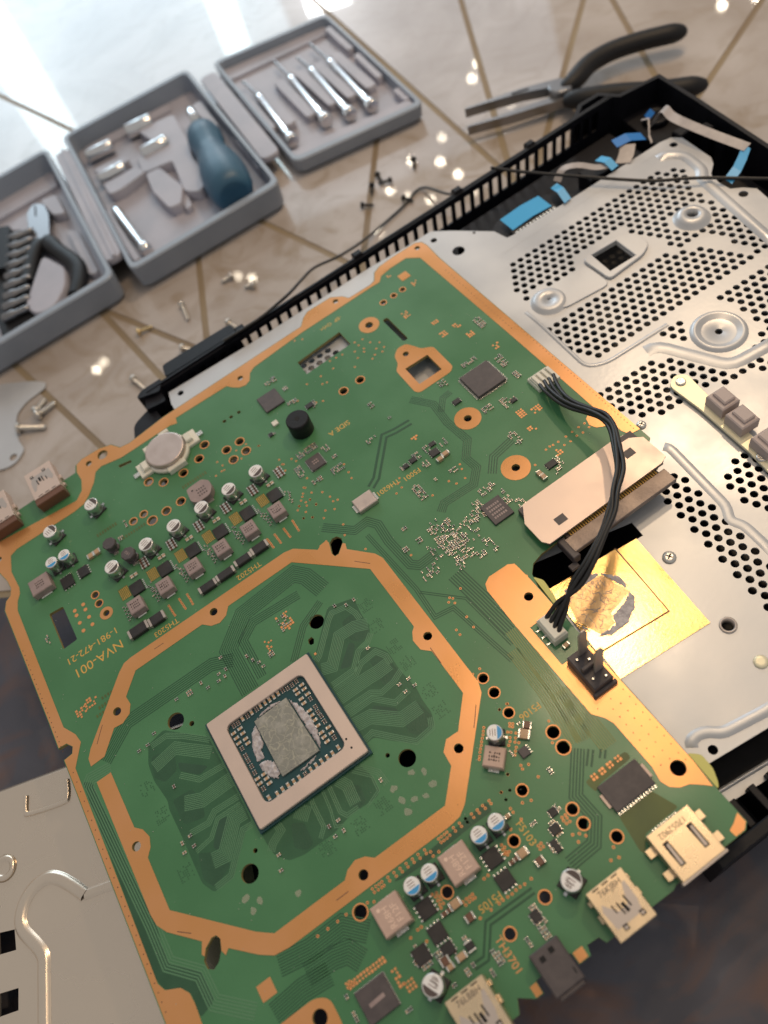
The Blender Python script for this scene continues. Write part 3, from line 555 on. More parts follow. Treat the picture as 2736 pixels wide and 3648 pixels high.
D = {'bundles': [([(54.6,66.8),(64.5,56.6),(70.7,56.9),(73.4,52.7),(72.6,43.3),(73.6,29.2),(76.2,26.6),(84.6,27.0)],5,0.9,2),([(67.3,51.4),(69.6,19.0),(68.7,5.2),(76.2,3.9),(80.8,-25.3)],3,0.8,2),([(69.8,17.2),(82.0,4.1),(84.3,-20.8)],2,0.8,2),([(84.8,14.9),(86.4,0.5),(87.8,-16.1)],7,1.05,2),([(87.8,-16.1),(86.6,-33.3),(85.7,-44.3),(82.6,-61.4)],7,0.8,1),([(82.9,-22.6),(82.3,-40.4),(79.6,-60.4)],6,0.8,1),([(88.3,-43.6),(87.8,-54.5),(87.5,-67.5)],8,0.8,1),([(79.2,-62.1),(69.1,-73.2),(69.7,-81.5),(64.5,-87.2),(54.8,-87.5)],5,1.0,2),([(82.3,-64.8),(78.3,-68.6)],2,1.5,2),([(85.4,-67.1),(83.3,-69.1)],2,1.5,2),([(112.1,86.3),(104.2,86.9),(99.3,88.0),(84.9,71.9),(80.7,69.6)],2,2.4,2),([(125.1,81.5),(130.0,87.2),(134.4,87.7)],4,0.8,2),([(118.9,96.5),(125.0,87.3),(123.8,75.0),(124.9,62.0),(119.0,54.9),(119.6,48.3),(113.8,42.5),(99.7,43.2),(96.3,40.6)],5,0.8,2),([(122.5,41.7),(127.9,47.9),(138.6,49.6)],4,1.05,2),([(-36.4,-59.8),(-25.9,-61.7),(-13.7,-61.7),(-10.8,-64.6),(-7.6,-67.8)],9,0.8,2),([(-30.1,-66.9),(-20.7,-67.6),(-15.8,-68.9),(-13.4,-73.4)],9,0.8,2),([(-43.9,-70.4),(-33.3,-69.6),(-23.7,-70.6)],9,0.8,2),([(-60.3,31.5),(-68.5,32.6),(-71.0,30.3),(-69.1,-2.5),(-67.6,-25.6),(-67.4,-39.0),(-59.2,-47.4),(-58.8,-57.0),(-48.5,-66.5)],6,0.9,0),([(41.2,-87.0),(24.5,-86.5),(18.5,-93.6),(14.1,-93.4)],2,1.6,2),([(23.4,18.6),(25.4,19.7),(35.5,29.7),(38.1,31.6),(44.0,30.2),(45.5,25.7),(45.6,22.4)],4,0.62,0),([(23.4,14.5),(27.3,13.0),(35.6,21.7),(42.1,21.3),(47.0,19.0)],8,0.62,0),([(23.7,6.9),(33.2,6.9),(38.3,11.9),(43.0,12.8),(45.9,15.1)],4,0.62,0),([(23.3,4.7),(32.4,4.6),(36.5,7.3),(43.4,7.9),(45.6,4.0),(45.4,0.4)],4,0.62,0),([(23.2,1.2),(36.2,1.0),(39.4,0.7),(45.0,0.8)],9,0.62,0),([(22.7,-3.8),(33.6,-4.2),(36.8,-6.6),(42.5,-6.0),(47.3,-3.9)],4,0.62,0),([(22.4,-6.2),(32.9,-6.4),(38.8,-12.7),(45.4,-11.8)],4,0.62,0),([(22.3,-10.6),(29.0,-11.5),(37.3,-19.0),(45.1,-19.1)],9,0.62,0),([(22.0,-17.3),(26.4,-16.6),(37.3,-28.6),(44.3,-27.9),(46.0,-24.5)],4,0.62,0),([(-17.0,-23.0),(-16.7,-25.5),(-21.1,-27.5),(-22.8,-29.4)],5,0.62,0),([(-5.7,-23.2),(-9.6,-26.6)],9,0.62,0),([(-3.0,-22.8),(-3.4,-25.8),(-3.8,-33.2),(-6.6,-35.7)],3,0.62,0),([(1.7,-22.8),(0.8,-30.1),(-0.5,-35.5),(2.1,-36.7)],2,0.62,0),([(4.3,-23.0),(3.3,-32.5),(4.6,-34.7),(9.3,-34.8)],3,0.62,0),([(7.8,-22.9),(9.7,-26.6),(8.9,-33.3)],7,0.62,0),([(15.5,-22.7),(20.9,-29.3),(21.2,-34.2)],4,0.62,0),([(13.5,-23.6),(18.3,-29.1),(17.7,-34.3),(11.6,-36.5)],2,0.62,0),([(-24.0,17.5),(-31.6,24.8),(-37.4,29.2),(-44.0,29.2)],4,0.62,0),([(-25.6,13.0),(-36.4,22.9),(-46.1,21.3)],8,0.62,0),([(-23.2,6.0),(-33.5,7.1),(-39.0,12.9)],4,0.62,0),([(-23.4,0.1),(-35.7,0.1),(-41.8,2.9)],9,0.62,0),([(-24.0,-6.7),(-33.6,-6.0),(-37.2,-8.3),(-44.2,-7.5)],4,0.62,0),([(-24.5,-9.4),(-33.8,-8.9),(-38.5,-13.3),(-44.9,-14.1)],3,0.62,0),([(-24.3,-12.6),(-28.8,-12.4),(-36.8,-20.9),(-41.2,-20.1)],9,0.62,0),([(-24.0,-17.9),(-27.8,-17.5),(-37.9,-27.9),(-44.0,-28.2)],4,0.62,0),([(-2.9,24.3),(-2.4,44.3),(9.3,54.2),(34.5,56.1),(37.9,51.9),(40.4,42.4)],9,0.85,2),([(3.5,26.3),(4.1,44.1),(10.9,48.4),(31.6,46.9)],5,0.85,2),([(-61.4,35.2),(-48.5,43.6),(-10.7,43.3),(-2.7,39.5)],7,0.85,2),([(16.2,23.7),(26.5,34.1),(37.0,38.6)],4,0.8,2)],'patches': [([(-71.7,33.6),(-68.5,30.9),(-66.8,-22.9),(-66.3,-26.0),(-67.4,-39.0),(-58.6,-47.3),(-58.6,-56.7),(-64.4,-58.2),(-64.2,-50.6),(-66.6,-47.3),(-71.3,-45.0),(-72.8,-40.6)],0),([(75.8,-85.2),(88.5,-84.7),(92.1,-93.5),(78.5,-93.7),(75.1,-98.2),(74.2,-96.5)],2),([(74.1,-71.5),(90.7,-71.5),(90.7,-74.2),(77.1,-74.6),(74.9,-76.1)],2),([(6.3,-60.5),(45.1,-58.0),(45.0,-61.6),(37.2,-61.4),(18.6,-62.0),(9.2,-61.4)],0),([(22.8,19.4),(36.8,33.5),(38.5,34.6),(48.4,31.5),(47.1,23.7),(47.1,18.1),(45.3,14.1),(40.1,13.6),(38.1,13.2),(44.4,9.5),(47.1,5.1),(46.8,-3.6),(47.9,-13.0),(47.2,-18.0),(47.3,-23.5),(45.2,-27.9),(37.0,-29.0),(31.0,-23.6),(26.0,-18.3),(22.1,-18.7)],3),([(29.0,10.2),(37.4,17.2),(39.0,15.2),(32.9,8.7)],1),([(30.0,-9.8),(32.1,-8.7),(38.2,-14.6),(37.4,-17.8)],1),([(39.3,25.9),(44.6,26.5),(46.6,18.5),(45.1,15.0),(40.7,14.6),(38.2,17.3)],0),([(39.7,6.4),(45.7,6.2),(46.3,-5.4),(41.0,-6.3),(38.8,-4.6)],0),([(38.9,-16.5),(45.4,-16.6),(46.7,-24.4),(44.6,-27.4),(38.5,-26.9),(36.8,-23.6)],0),([(-23.0,-22.3),(-14.7,-23.0),(-2.3,-22.7),(16.5,-22.1),(18.3,-28.1),(18.1,-34.6),(16.1,-35.8),(5.6,-35.4),(-2.0,-37.0),(-13.8,-36.8),(-18.9,-35.4),(-22.3,-30.9),(-22.8,-27.5)],3),([(-12.8,-25.7),(-8.7,-27.9),(-9.2,-35.7),(-12.1,-36.2),(-15.6,-33.1)],0),([(8.9,-26.7),(13.2,-28.5),(12.7,-34.7),(8.3,-35.4),(7.6,-31.0)],0),([(-44.7,30.4),(-37.5,32.0),(-24.1,18.6),(-23.7,2.5),(-23.9,-17.1),(-27.0,-18.4),(-37.3,-28.9),(-45.0,-29.1),(-47.4,-24.2),(-47.2,-4.8),(-47.4,4.4),(-46.6,7.5),(-48.1,16.9),(-47.6,23.8)],3),([(-37.8,17.6),(-28.6,9.3),(-32.9,8.5),(-38.4,14.4)],1),([(-33.4,-9.2),(-29.3,-10.9),(-38.1,-18.8),(-39.3,-16.2)],1),([(-45.5,25.6),(-36.9,23.3),(-39.3,15.1),(-44.9,14.0),(-47.6,17.9)],0),([(-45.1,6.5),(-37.3,5.9),(-35.8,-0.2),(-37.3,-5.8),(-44.8,-3.5)],0),([(-44.6,-14.8),(-37.7,-19.1),(-36.3,-24.6),(-44.0,-28.2),(-46.5,-23.7)],0)],'clusters': [((167.7,111.2),4,8,20,'s'),((150.1,95.4),8,3,14,'s'),((160.9,86.1),4,8,18,'s'),((134.4,93.6),4,5,8,'s'),((140.7,69.2),5,4,12,'s'),((148.4,66.4),4,6,12,'s'),((76.0,152.0),8,4,12,'s'),((78.8,142.9),3,3,6,'s'),((77.3,133.3),5,3,10,'s'),((84.5,125.3),3,5,7,'s'),((61.7,124.1),3,3,4,'s'),((68.9,104.7),11,4,30,'s'),((75.9,100.0),4,4,8,'s'),((61.0,97.2),4,7,16,'s'),((64.8,88.1),6,3,10,'s'),((74.7,87.2),6,4,16,'s'),((76.9,93.6),3,2,5,'s'),((103.9,106.0),3,4,6,'s'),((106.4,94.4),2,2,4,'s'),((94.4,89.8),6,3,6,'s'),((109.1,69.0),3,6,8,'s'),((116.3,67.8),4,4,6,'s'),((103.9,69.5),4,4,8,'s'),((96.9,68.5),4,3,6,'s'),((104.6,63.6),4,4,8,'s'),((111.6,53.4),4,3,6,'s'),((95.0,54.1),4,9,22,'s'),((103.4,54.6),2,2,2,'s'),((116.7,37.1),8,4,16,'s'),((119.6,29.8),4,8,12,'s'),((109.2,33.2),4,6,10,'s'),((151.7,117.4),3,4,8,'p'),((145.8,140.4),4,5,9,'p'),((159.0,117.3),3,4,6,'p'),((160.5,108.5),4,3,8,'p'),((153.0,126.2),4,2,6,'p'),((108.7,77.8),3,2,4,'p'),((164.8,94.6),3,3,5,'p'),((154.1,168.2),2,2,3,'p'),((160.7,154.5),3,3,5,'p'),((92.0,27.0),10,22,90,'s'),((96.8,26.5),14,10,46,'s'),((87.2,27.5),10,8,30,'s'),((77.8,21.5),8,6,16,'s'),((80.5,43.9),3,2,4,'s'),((82.3,35.6),3,3,5,'s'),((75.8,35.7),3,3,6,'s'),((102.1,17.6),5,5,8,'s'),((105.4,30.1),8,6,20,'s'),((88.4,16.9),5,5,10,'s'),((90.8,37.0),6,5,10,'s'),((10.8,32.0),3,3,8,'s'),((21.2,40.1),5,7,12,'s'),((5.2,32.1),2,2,4,'s'),((5.9,29.6),2,2,4,'s'),((103.2,13.2),3,2,3,'s'),((97.6,14.5),4,4,7,'s'),((21.6,40.2),6,8,15,'p'),((12.1,35.7),3,6,7,'p'),((24.6,21.3),1.4,1.4,1,'p'),((40.6,33.3),1.8,1.8,4,'s'),((44.4,30.7),1.8,1.8,4,'s'),((48.0,30.7),1.8,1.8,4,'s'),((41.8,10.6),1.8,1.8,4,'s'),((47.6,-8.4),1.8,1.8,4,'s'),((48.0,-11.8),1.8,1.8,4,'s'),((43.7,-8.2),1.8,1.8,4,'s'),((44.0,-11.7),1.8,1.8,4,'s'),((1.3,-38.2),1.8,1.8,4,'s'),((-2.1,-38.1),1.8,1.8,4,'s'),((1.4,-34.4),1.8,1.8,4,'s'),((-2.2,-34.2),1.8,1.8,4,'s'),((-22.6,-36.5),1.8,1.8,4,'s'),((-21.0,-31.9),1.8,1.8,4,'s'),((20.2,-32.0),1.8,1.8,4,'s'),((-47.9,-8.8),1.8,1.8,4,'s'),((-48.5,-12.0),1.8,1.8,4,'s'),((-44.7,-12.0),1.8,1.8,4,'s'),((-44.5,-8.2),1.8,1.8,4,'s'),((-42.5,10.5),1.8,1.8,4,'s'),((-6.4,43.4),1.8,1.8,4,'s'),((2.4,37.3),1.8,1.8,4,'s'),((3.7,34.4),1.8,1.8,4,'s'),((-9.9,37.9),1.8,1.8,4,'s'),((-6.8,37.9),1.8,1.8,4,'s'),((-8.3,35.6),1.8,1.8,4,'s'),((-11.1,35.4),1.8,1.8,4,'s'),((-17.3,39.1),1.8,1.8,4,'s'),((-15.8,35.7),1.8,1.8,4,'s'),((-48.5,30.4),1.8,1.8,4,'s'),((-44.8,30.4),1.8,1.8,4,'s'),((-41.0,32.9),1.8,1.8,4,'s'),((-28.2,39.4),1.8,1.8,4,'s'),((-22.8,38.4),3,3,6,'s'),((-64.0,97.8),2.5,5,5,'s'),((-57.7,60.5),6,5,12,'p'),((-62.5,58.9),5,5,10,'p'),((160.9,75.3),3,5,10,'s'),((140.0,49.3),4,8,14,'s'),((145.7,29.0),3,6,8,'s'),((151.7,65.6),3,3,5,'s'),((142.9,25.6),4,3,5,'s'),((122.8,23.3),4,6,10,'s'),((149.6,57.6),4,5,12,'p'),((155.7,55.1),5,4,10,'p'),((148.0,48.4),3,3,5,'p'),((148.5,32.4),4,3,6,'p'),((87.2,-72.0),2.4,2.6,4,'p'),((83.9,-72.0),2.4,2.6,4,'p'),((80.7,-72.1),2.4,2.6,4,'p'),((77.5,-72.0),2.4,2.6,4,'p'),((58.0,-75.8),3,3,6,'s'),((57.8,-79.0),3,2,6,'s'),((61.9,-72.6),3,3,5,'s'),((53.4,-80.6),2,4,5,'s'),((53.1,-72.0),3,2,4,'s'),((61.0,-50.8),1.2,3,3,'s'),((68.8,-44.3),1.2,1.2,2,'s'),((67.6,-62.5),2,3,4,'s'),((15.8,-86.4),3,3,4,'s'),((2.8,-85.0),4,3,10,'s'),((7.6,-85.1),4,3,8,'s'),((14.3,-92.9),2,2,4,'s'),((2.4,-79.5),2,2,4,'s'),((22.1,-95.7),2,4,8,'s'),((17.9,-97.6),2,3,5,'s'),((11.7,-86.1),1.5,4,6,'s'),((0.1,-82.9),1.5,2,2,'s'),((-14.0,-76.8),14,2.2,26,'p'),((-6.6,-83.1),2.4,6,8,'p'),((-4.4,-86.8),4,4,12,'p'),((-19.7,-76.3),3,2,5,'p'),((21.2,-95.1),2,5,8,'s'),((38.2,-91.4),3,4,10,'s'),((37.7,-94.5),4,4,10,'s'),((37.0,-97.9),3,4,9,'s'),((31.5,-97.2),1.5,4,4,'s'),((-22.8,-84.5),1.5,4,6,'s'),((-8.3,-91.8),3,2,3,'s'),((-22.4,-78.7),1.6,2.4,2,'s'),((11.9,-93.5),2,3,5,'s'),((6.6,-94.0),2,2,4,'s'),((-18.7,121.9),3,3,5,'s'),((-13.5,127.5),3,5,4,'s')],'vias': [(58.7,-38.4),(57.8,-39.3),(57.0,-40.2),(56.1,-41.0),(55.2,-41.8),(54.4,-42.7),(53.5,-43.5),(52.7,-44.3),(51.8,-45.3),(51.1,-46.0),(70.0,-36.7),(66.6,-36.7),(64.2,-44.4),(65.0,-45.1),(66.2,-46.3),(63.7,-46.3),(65.1,-47.5),(62.9,-47.3),(64.1,-48.5),(65.0,-49.4),(61.8,-48.1),(63.4,-50.1),(62.4,-50.9),(61.5,-51.8),(61.0,-55.6),(63.2,-56.8),(60.7,-56.8),(55.8,-55.4),(63.3,-61.7),(53.3,-59.7),(50.6,-58.6),(50.5,-61.3),(56.9,-66.1),(54.2,-65.1),(77.4,-49.6),(73.8,-55.9),(50.0,-64.3),(50.0,-65.7),(45.9,-58.4),(45.9,-59.5),(43.3,-58.4),(43.5,-59.6),(41.1,-58.5),(41.1,-59.6),(38.8,-58.4),(38.8,-59.7),(36.4,-58.4),(36.3,-59.6),(62.8,-82.4),(64.0,-84.0),(60.9,-81.5),(61.0,-84.1),(68.6,-91.2),(68.0,-94.3),(65.5,-93.6),(50.8,-68.8),(46.2,-69.3),(61.5,-75.7),(62.8,-75.7),(62.7,-76.7),(61.3,-76.7),(61.5,-77.9),(62.7,-78.0),(50.3,-78.0),(51.4,-77.9),(51.4,-79.1),(50.2,-79.1),(66.5,-42.5),(67.3,-43.2),(65.9,-43.3),(66.6,-44.0),(36.4,-58.4),(36.3,-59.6),(34.0,-58.4),(34.0,-59.6),(31.6,-58.4),(31.6,-59.6),(29.1,-58.3),(29.3,-59.6),(28.0,-58.4),(28.1,-59.8),(26.8,-58.4),(26.9,-59.8),(25.7,-58.4),(25.8,-59.7),(20.1,-58.5),(20.0,-59.7),(21.4,-60.1),(21.4,-61.6),(17.6,-58.4),(17.6,-59.7),(15.3,-58.5),(15.3,-59.6),(12.9,-58.4),(12.9,-59.6),(10.5,-58.5),(10.6,-59.7),(8.2,-58.4),(8.3,-59.7),(5.8,-58.4),(5.8,-59.6),(3.5,-58.4),(3.5,-59.7),(2.4,-58.5),(2.6,-59.7),(1.2,-58.4),(1.3,-59.7),(-0.2,-58.4),(-0.1,-59.6),(23.6,-61.6),(32.4,-75.9),(30.8,-76.0),(-3.6,-60.8),(-1.7,-61.8),(41.1,-71.3),(41.5,-72.4),(40.6,-72.6),(41.0,-73.7),(41.9,-74.2),(40.2,-73.9),(40.9,-74.7),(14.8,-70.5),(16.2,-70.9),(15.3,-71.6),(16.3,-72.1),(15.3,-72.9),(16.3,-73.2),(15.2,-74.1),(16.3,-74.5),(13.5,-74.8),(15.0,-75.1),(22.9,-77.5),(24.1,-77.6),(25.2,-77.5),(23.2,-78.6),(24.4,-78.6),(25.3,-78.7),(21.5,-77.6),(21.8,-78.7),(5.6,-76.0),(6.9,-76.0),(2.5,-76.6),(6.1,-80.1),(23.3,-84.1),(32.0,-84.0),(30.5,-84.1),(33.7,-84.1),(35.3,-84.2),(36.9,-84.0),(38.5,-84.0),(40.1,-84.2),(42.7,-84.1),(27.4,-84.1),(34.0,128.2),(35.1,124.8),(34.6,122.0),(30.2,121.8),(33.4,122.2),(43.7,122.0),(43.9,127.7),(53.2,122.7),(49.1,127.7),(54.3,105.6),(56.8,106.3),(56.2,102.4),(54.5,102.7),(53.6,104.3),(58.7,88.5),(56.5,86.7),(59.7,84.6),(54.1,84.2),(57.4,82.1),(54.8,80.3),(52.1,82.2),(50.6,81.0),(52.9,77.9),(58.3,78.3),(50.6,75.9),(53.9,73.7),(55.3,82.1),(46.3,78.0),(41.5,77.1),(37.0,77.3),(33.4,77.5),(-9.5,77.5),(-14.4,77.6),(-5.8,77.2),(46.3,77.1),(41.5,76.2),(37.1,76.4),(33.5,76.7),(-9.4,76.6),(-14.3,76.6),(-5.8,76.2),(46.2,76.1),(41.5,75.4),(37.1,75.6),(33.5,75.8),(-9.4,75.6),(-14.3,75.7),(-5.7,75.3),(46.2,75.1),(41.6,74.5),(37.1,74.7),(33.6,74.9),(-9.3,74.7),(-14.2,74.7),(-5.7,74.4),(46.2,74.1),(41.6,73.6),(37.2,73.8),(33.6,74.0),(-9.2,73.7),(-14.2,73.8),(-5.7,73.5),(46.1,73.2),(41.6,72.7),(37.2,73.0),(33.6,73.2),(-9.2,72.8),(-14.1,72.8),(-5.7,72.6),(46.1,72.2),(41.7,71.9),(37.2,72.1),(33.7,72.3),(-9.1,71.8),(-14.0,71.9),(-5.7,71.6),(97.0,166.0),(100.4,164.0),(118.3,143.4),(118.7,140.4),(122.1,142.3),(115.3,138.4),(119.5,136.9),(123.8,138.0),(121.3,129.9),(127.0,134.8),(127.0,130.8),(119.2,128.7),(109.9,141.1),(106.7,141.6),(103.5,142.1),(110.3,130.4),(102.2,137.0),(95.4,137.2),(93.6,132.6),(95.7,131.9),(88.0,137.9),(85.8,125.3),(79.7,132.3),(88.7,123.8),(61.8,92.3),(58.2,78.1),(59.8,72.9),(64.7,74.6),(63.2,70.9),(66.6,73.9),(64.8,77.4),(63.4,81.6),(57.3,81.9),(52.1,82.4),(55.5,85.5),(58.3,89.1),(76.8,79.1),(77.4,82.6),(78.0,87.4),(92.4,65.3),(90.6,60.9),(87.3,59.9),(90.4,63.5),(108.8,47.4),(113.0,47.2),(114.6,51.7),(98.2,49.3),(115.3,54.1),(107.1,50.4),(114.3,134.1),(118.5,135.2),(123.8,132.6),(125.0,128.9),(57.3,105.8),(54.4,106.3),(54.5,102.9),(56.9,109.4),(53.4,122.6),(61.5,105.9),(62.5,103.4),(50.7,75.9),(53.8,73.8),(57.4,70.2),(62.2,62.2),(60.1,57.5),(52.6,60.1),(49.7,59.7),(76.1,32.4),(63.4,46.5),(82.8,8.6),(77.4,8.1),(78.2,7.1),(76.1,6.8),(77.7,5.1),(77.9,-2.1),(77.5,-6.9),(71.9,-3.9),(71.9,-6.2),(69.9,-20.9),(66.8,-21.0),(69.8,-36.6),(66.7,-36.7),(158.8,36.3),(162.1,36.4),(165.1,36.3),(158.9,33.6),(161.7,33.2),(165.2,33.6),(155.5,36.2),(149.1,36.4),(151.6,36.2),(152.4,33.4),(155.4,33.2),(145.6,36.5),(147.7,36.7),(137.8,33.6),(101.1,-1.8),(102.7,-1.0),(104.9,-2.8),(103.8,-5.6),(103.5,-7.8),(103.0,-10.6),(98.3,-3.9),(98.3,-6.3),(100.2,-13.7),(102.4,-13.6),(102.9,-14.7),(-11.1,-59.8),(-14.4,-59.9),(-18.1,-59.9),(-21.9,-59.8),(55.8,-55.3),(50.7,-58.6),(53.3,-59.7),(50.5,-61.3)],'stitch': [(-73.6,39.0),(-73.6,34.8),(-73.6,30.6),(-73.6,26.5),(-73.6,22.4),(-73.6,18.5),(-73.6,14.5),(-73.6,10.7),(-73.6,6.8),(-73.6,3.1),(-73.6,-0.6),(-73.5,-4.3),(-73.5,-7.9),(-73.5,-11.4),(-73.5,-14.9),(-73.5,-18.4),(-73.5,-21.8),(-73.5,-25.2),(-73.5,-28.5),(-73.5,-31.7),(-73.5,-35.0),(-73.5,-38.1),(-73.5,-41.3),(-73.5,-44.4),(-73.5,-47.4),(-73.5,-50.5),(-74.9,100.3),(-74.8,97.7),(-74.8,95.1),(-74.8,92.5),(-74.8,89.9),(-74.7,87.3),(-74.7,84.8),(-74.7,82.3),(-74.7,79.8),(-74.6,77.3),(-74.6,74.9),(-74.6,72.5),(-74.6,70.0),(-74.5,67.7),(-74.5,65.3),(-74.5,62.9),(-74.5,60.6),(-74.4,58.3),(-74.4,56.0),(-74.4,53.7),(-74.4,51.5),(-74.4,49.2),(103.6,-55.9),(103.6,-59.0),(103.4,-62.1),(103.4,-65.4),(103.5,-68.5),(103.6,-71.7),(103.5,-75.0),(103.4,-78.1),(103.3,-81.5),(103.5,-84.3),(98.3,-55.9),(99.8,-59.0),(100.0,-62.2),(100.0,-65.3),(100.1,-68.5),(100.0,-71.8),(100.0,-74.9),(99.9,-78.1),(99.9,-81.3),(92.7,-55.9),(96.6,-59.0),(96.6,-62.2),(96.5,-65.3),(96.5,-68.6),(96.5,-71.6),(96.5,-74.8),(96.5,-78.0),(96.4,-81.2),(178.5,99.0),(178.4,96.7),(178.4,94.4),(178.4,92.1),(178.3,89.9),(178.3,87.7),(178.3,85.4),(178.3,83.2),(178.2,81.0),(178.2,78.9),(178.2,76.7),(178.1,74.6),(178.1,72.4),(178.1,70.3),(178.1,68.2),(178.0,66.1),(178.0,64.1),(178.0,62.0),(177.9,59.9),(177.9,57.9),(177.9,55.9),(177.9,53.9),(177.8,51.9),(177.8,49.9),(177.8,47.9),(177.8,46.0),(177.7,44.0),(177.7,42.1),(177.7,40.2),(177.7,38.3),(177.6,36.4),(177.6,34.5),(177.6,32.6),(177.6,30.8),(177.5,28.9),(177.5,27.1),(177.5,25.3),(177.5,23.4),(177.4,21.6),(177.4,19.8),(176.1,150.1),(176.1,147.7),(176.1,145.3),(176.0,142.9),(176.0,140.5),(176.0,138.1),(176.0,135.8),(176.0,133.4),(176.0,131.1),(176.0,128.8),(175.9,126.5),(175.9,124.3),(175.9,122.0),(175.9,119.8),(175.9,117.5),(175.9,115.3),(175.9,113.1),(175.8,110.9),(175.8,108.8),(175.8,106.6),(175.8,104.5),(175.8,102.3),(175.8,100.2),(175.8,98.1)],'flux': [(22.2,-36.8),(22.6,-41.4),(30.2,-36.1),(33.9,-38.2),(33.8,-43.4),(26.3,-43.7),(29.8,-45.0),(22.0,-46.0),(-21.1,-45.6),(-33.0,-40.2),(-37.0,-37.0),(-36.5,-41.7)],'apucaps': [((14.5,13.3),0),((14.5,11.3),0),((14.6,8.9),0),((11.7,13.1),0),((11.7,11.3),0),((11.8,8.8),0),((11.8,6.8),0),((11.9,-3.4),0),((11.7,-6.3),0),((11.7,-8.2),0),((11.8,-10.2),0),((14.7,-6.2),0),((14.6,-8.5),0),((12.0,-1.0),0),((12.0,1.1),0),((12.1,3.2),0),((14.0,-14.4),1),((11.3,-14.9),1),((9.0,-15.0),1),((6.7,-14.9),1),((4.4,-14.9),1),((2.1,-15.0),1),((-2.6,-15.0),1),((-4.8,-14.9),1),((-7.1,-14.8),1),((-9.4,-14.8),1),((-11.7,-15.0),1),((-14.8,-14.4),1),((5.6,15.9),1),((3.7,15.8),1),((1.8,15.8),1),((-0.1,15.8),1),((-2.1,15.8),1),((-6.0,15.8),1),((-9.9,15.9),1),((-12.3,13.3),0),((-15.1,13.2),0),((-12.2,11.1),0),((-15.0,11.0),0),((-15.1,8.8),0),((-12.3,8.7),0),((-12.3,6.8),0),((-12.5,-6.3),0),((-12.4,-8.2),0),((-12.3,-10.2),0),((-15.2,-6.3),0),((-15.2,-8.3),0)],'aputiny': [(7.6,15.8),(9.5,15.5),(11.5,15.5),(13.5,15.7),(-3.9,15.7),(-7.9,15.6),(-12.0,15.5),(-13.8,15.6),(14.6,6.8),(14.6,3.1),(14.4,0.9),(14.6,-1.1),(14.6,-3.5),(14.6,-10.5),(-15.0,6.5),(-15.1,3.4),(-15.1,1.3),(-15.0,-1.2),(-15.1,-3.8),(-15.0,-10.5),(-0.2,-15.2)],'scratch': [[(-57.1,48.9),(-59.0,46.6),(-61.7,43.2)],[(61.2,-30.5),(58.4,-33.8),(55.9,-36.5)],[(-60.9,-32.3),(-57.0,-35.5)],[(60.4,-3.6),(60.2,-10.8)],[(-11.7,-54.6),(-7.0,-54.6)],[(-27.3,64.1),(-23.0,64.0)],[(57.0,44.7),(61.4,39.8)]],'ghost': [(50.5,25.8),(49.4,16.3),(49.9,5.2),(50.7,-2.9),(50.8,-16.6),(50.5,-24.6),(6.7,-40.0),(-6.3,-39.6),(16.5,-39.3),(-51.5,16.2),(-50.6,4.2),(-50.9,-17.9)]}
BIGCAPS = [(0, 68.1, -48.4, 4.0, 3.2, -0.785, 'tan'), (0, 70.7, -46.6, 3.0, 2.4, -0.785, 'brown'), (0, 44.9, -77.0, 4.2, 2.6, 0, 'tan'), (0, 42.4, -77.2, 2.2, 1.3, 0, 'brown'), (0, 40.7, -77.3, 2.2, 1.3, 0, 'brown'), (0, 47.9, -81.9, 3.2, 2.4, 0, 'brown'), (0, 19.3, -76.8, 4.2, 2.6, 0, 'tan'), (0, 16.9, -77.2, 2.2, 1.3, 0, 'brown'), (0, 15.0, -77.2, 2.2, 1.3, 0, 'brown'), (0, 20.9, -82.3, 3.2, 2.4, 0, 'brown'), (0, 16.4, -88.5, 3.2, 2.6, 1.57, 'black'), (0, 12.7, -89.3, 3.6, 2.0, 0, 'tan'), (0, 7.9, -87.6, 3.2, 2.4, 0, 'brown'), (0, 8.4, -89.7, 2.6, 1.6, 0, 'tan'), (0, -33.4, 122.4, 3.2, 2.4, 0, 'tan'), (0, -30.3, 122.4, 3.2, 2.4, 0, 'tan'), (0, 136.3, 28.7, 2.8, 2.0, 1.57, 'tan'), (0, 136.5, 26.6, 2.8, 2.0, 1.57, 'tan'), (0, 98.7, -32.7, 2.6, 1.6, 0.1, 'tan'), (0, 113.6, 61.9, 3.6, 2.0, 0, 'tan'), (0, 110.4, 61.2, 3.2, 1.8, 0, 'tan'), (0, 47.8, -65.8, 2.2, 1.3, 0, 'tan')]
SMALLCHIPS = [(110.6, 65.8, 4, 3.4), (112.4, 70.0, 2.8, 2), (133.2, 81.1, 3.4, 2.6), (82.6, 125.7, 3.6, 2.6), (60.6, 123.8, 2, 2), (101.6, 68.7, 3, 2.4), (97.6, 68.1, 2.6, 2), (142.7, 29.5, 4.6, 3), (57.6, -77.2, 3.4, 3), (60.2, -72.9, 2.6, 2.6), (54.7, -81.2, 2.2, 4), (2.8, -82.3, 5, 5), (10.4, -85.4, 4, 3.6), (37.4, -93.1, 3, 3.4), (151.4, 65.0, 2.6, 2)]

# ---------------------------------------------------------------- floor of polished tiles
def clip_half(poly, p, d, side):
    """keeps the part of a convex polygon on one side of the line p + t d"""
    nx, ny = -d[1] * side, d[0] * side
    out = []
    for i in range(len(poly)):
        a, b = poly[i], poly[(i + 1) % len(poly)]
        da = (a[0] - p[0]) * nx + (a[1] - p[1]) * ny
        db = (b[0] - p[0]) * nx + (b[1] - p[1]) * ny
        if da >= 0: out.append(a)
        if da * db < 0:
            t = da / (da - db)
            out.append((a[0] + t * (b[0] - a[0]), a[1] + t * (b[1] - a[1])))
    return out

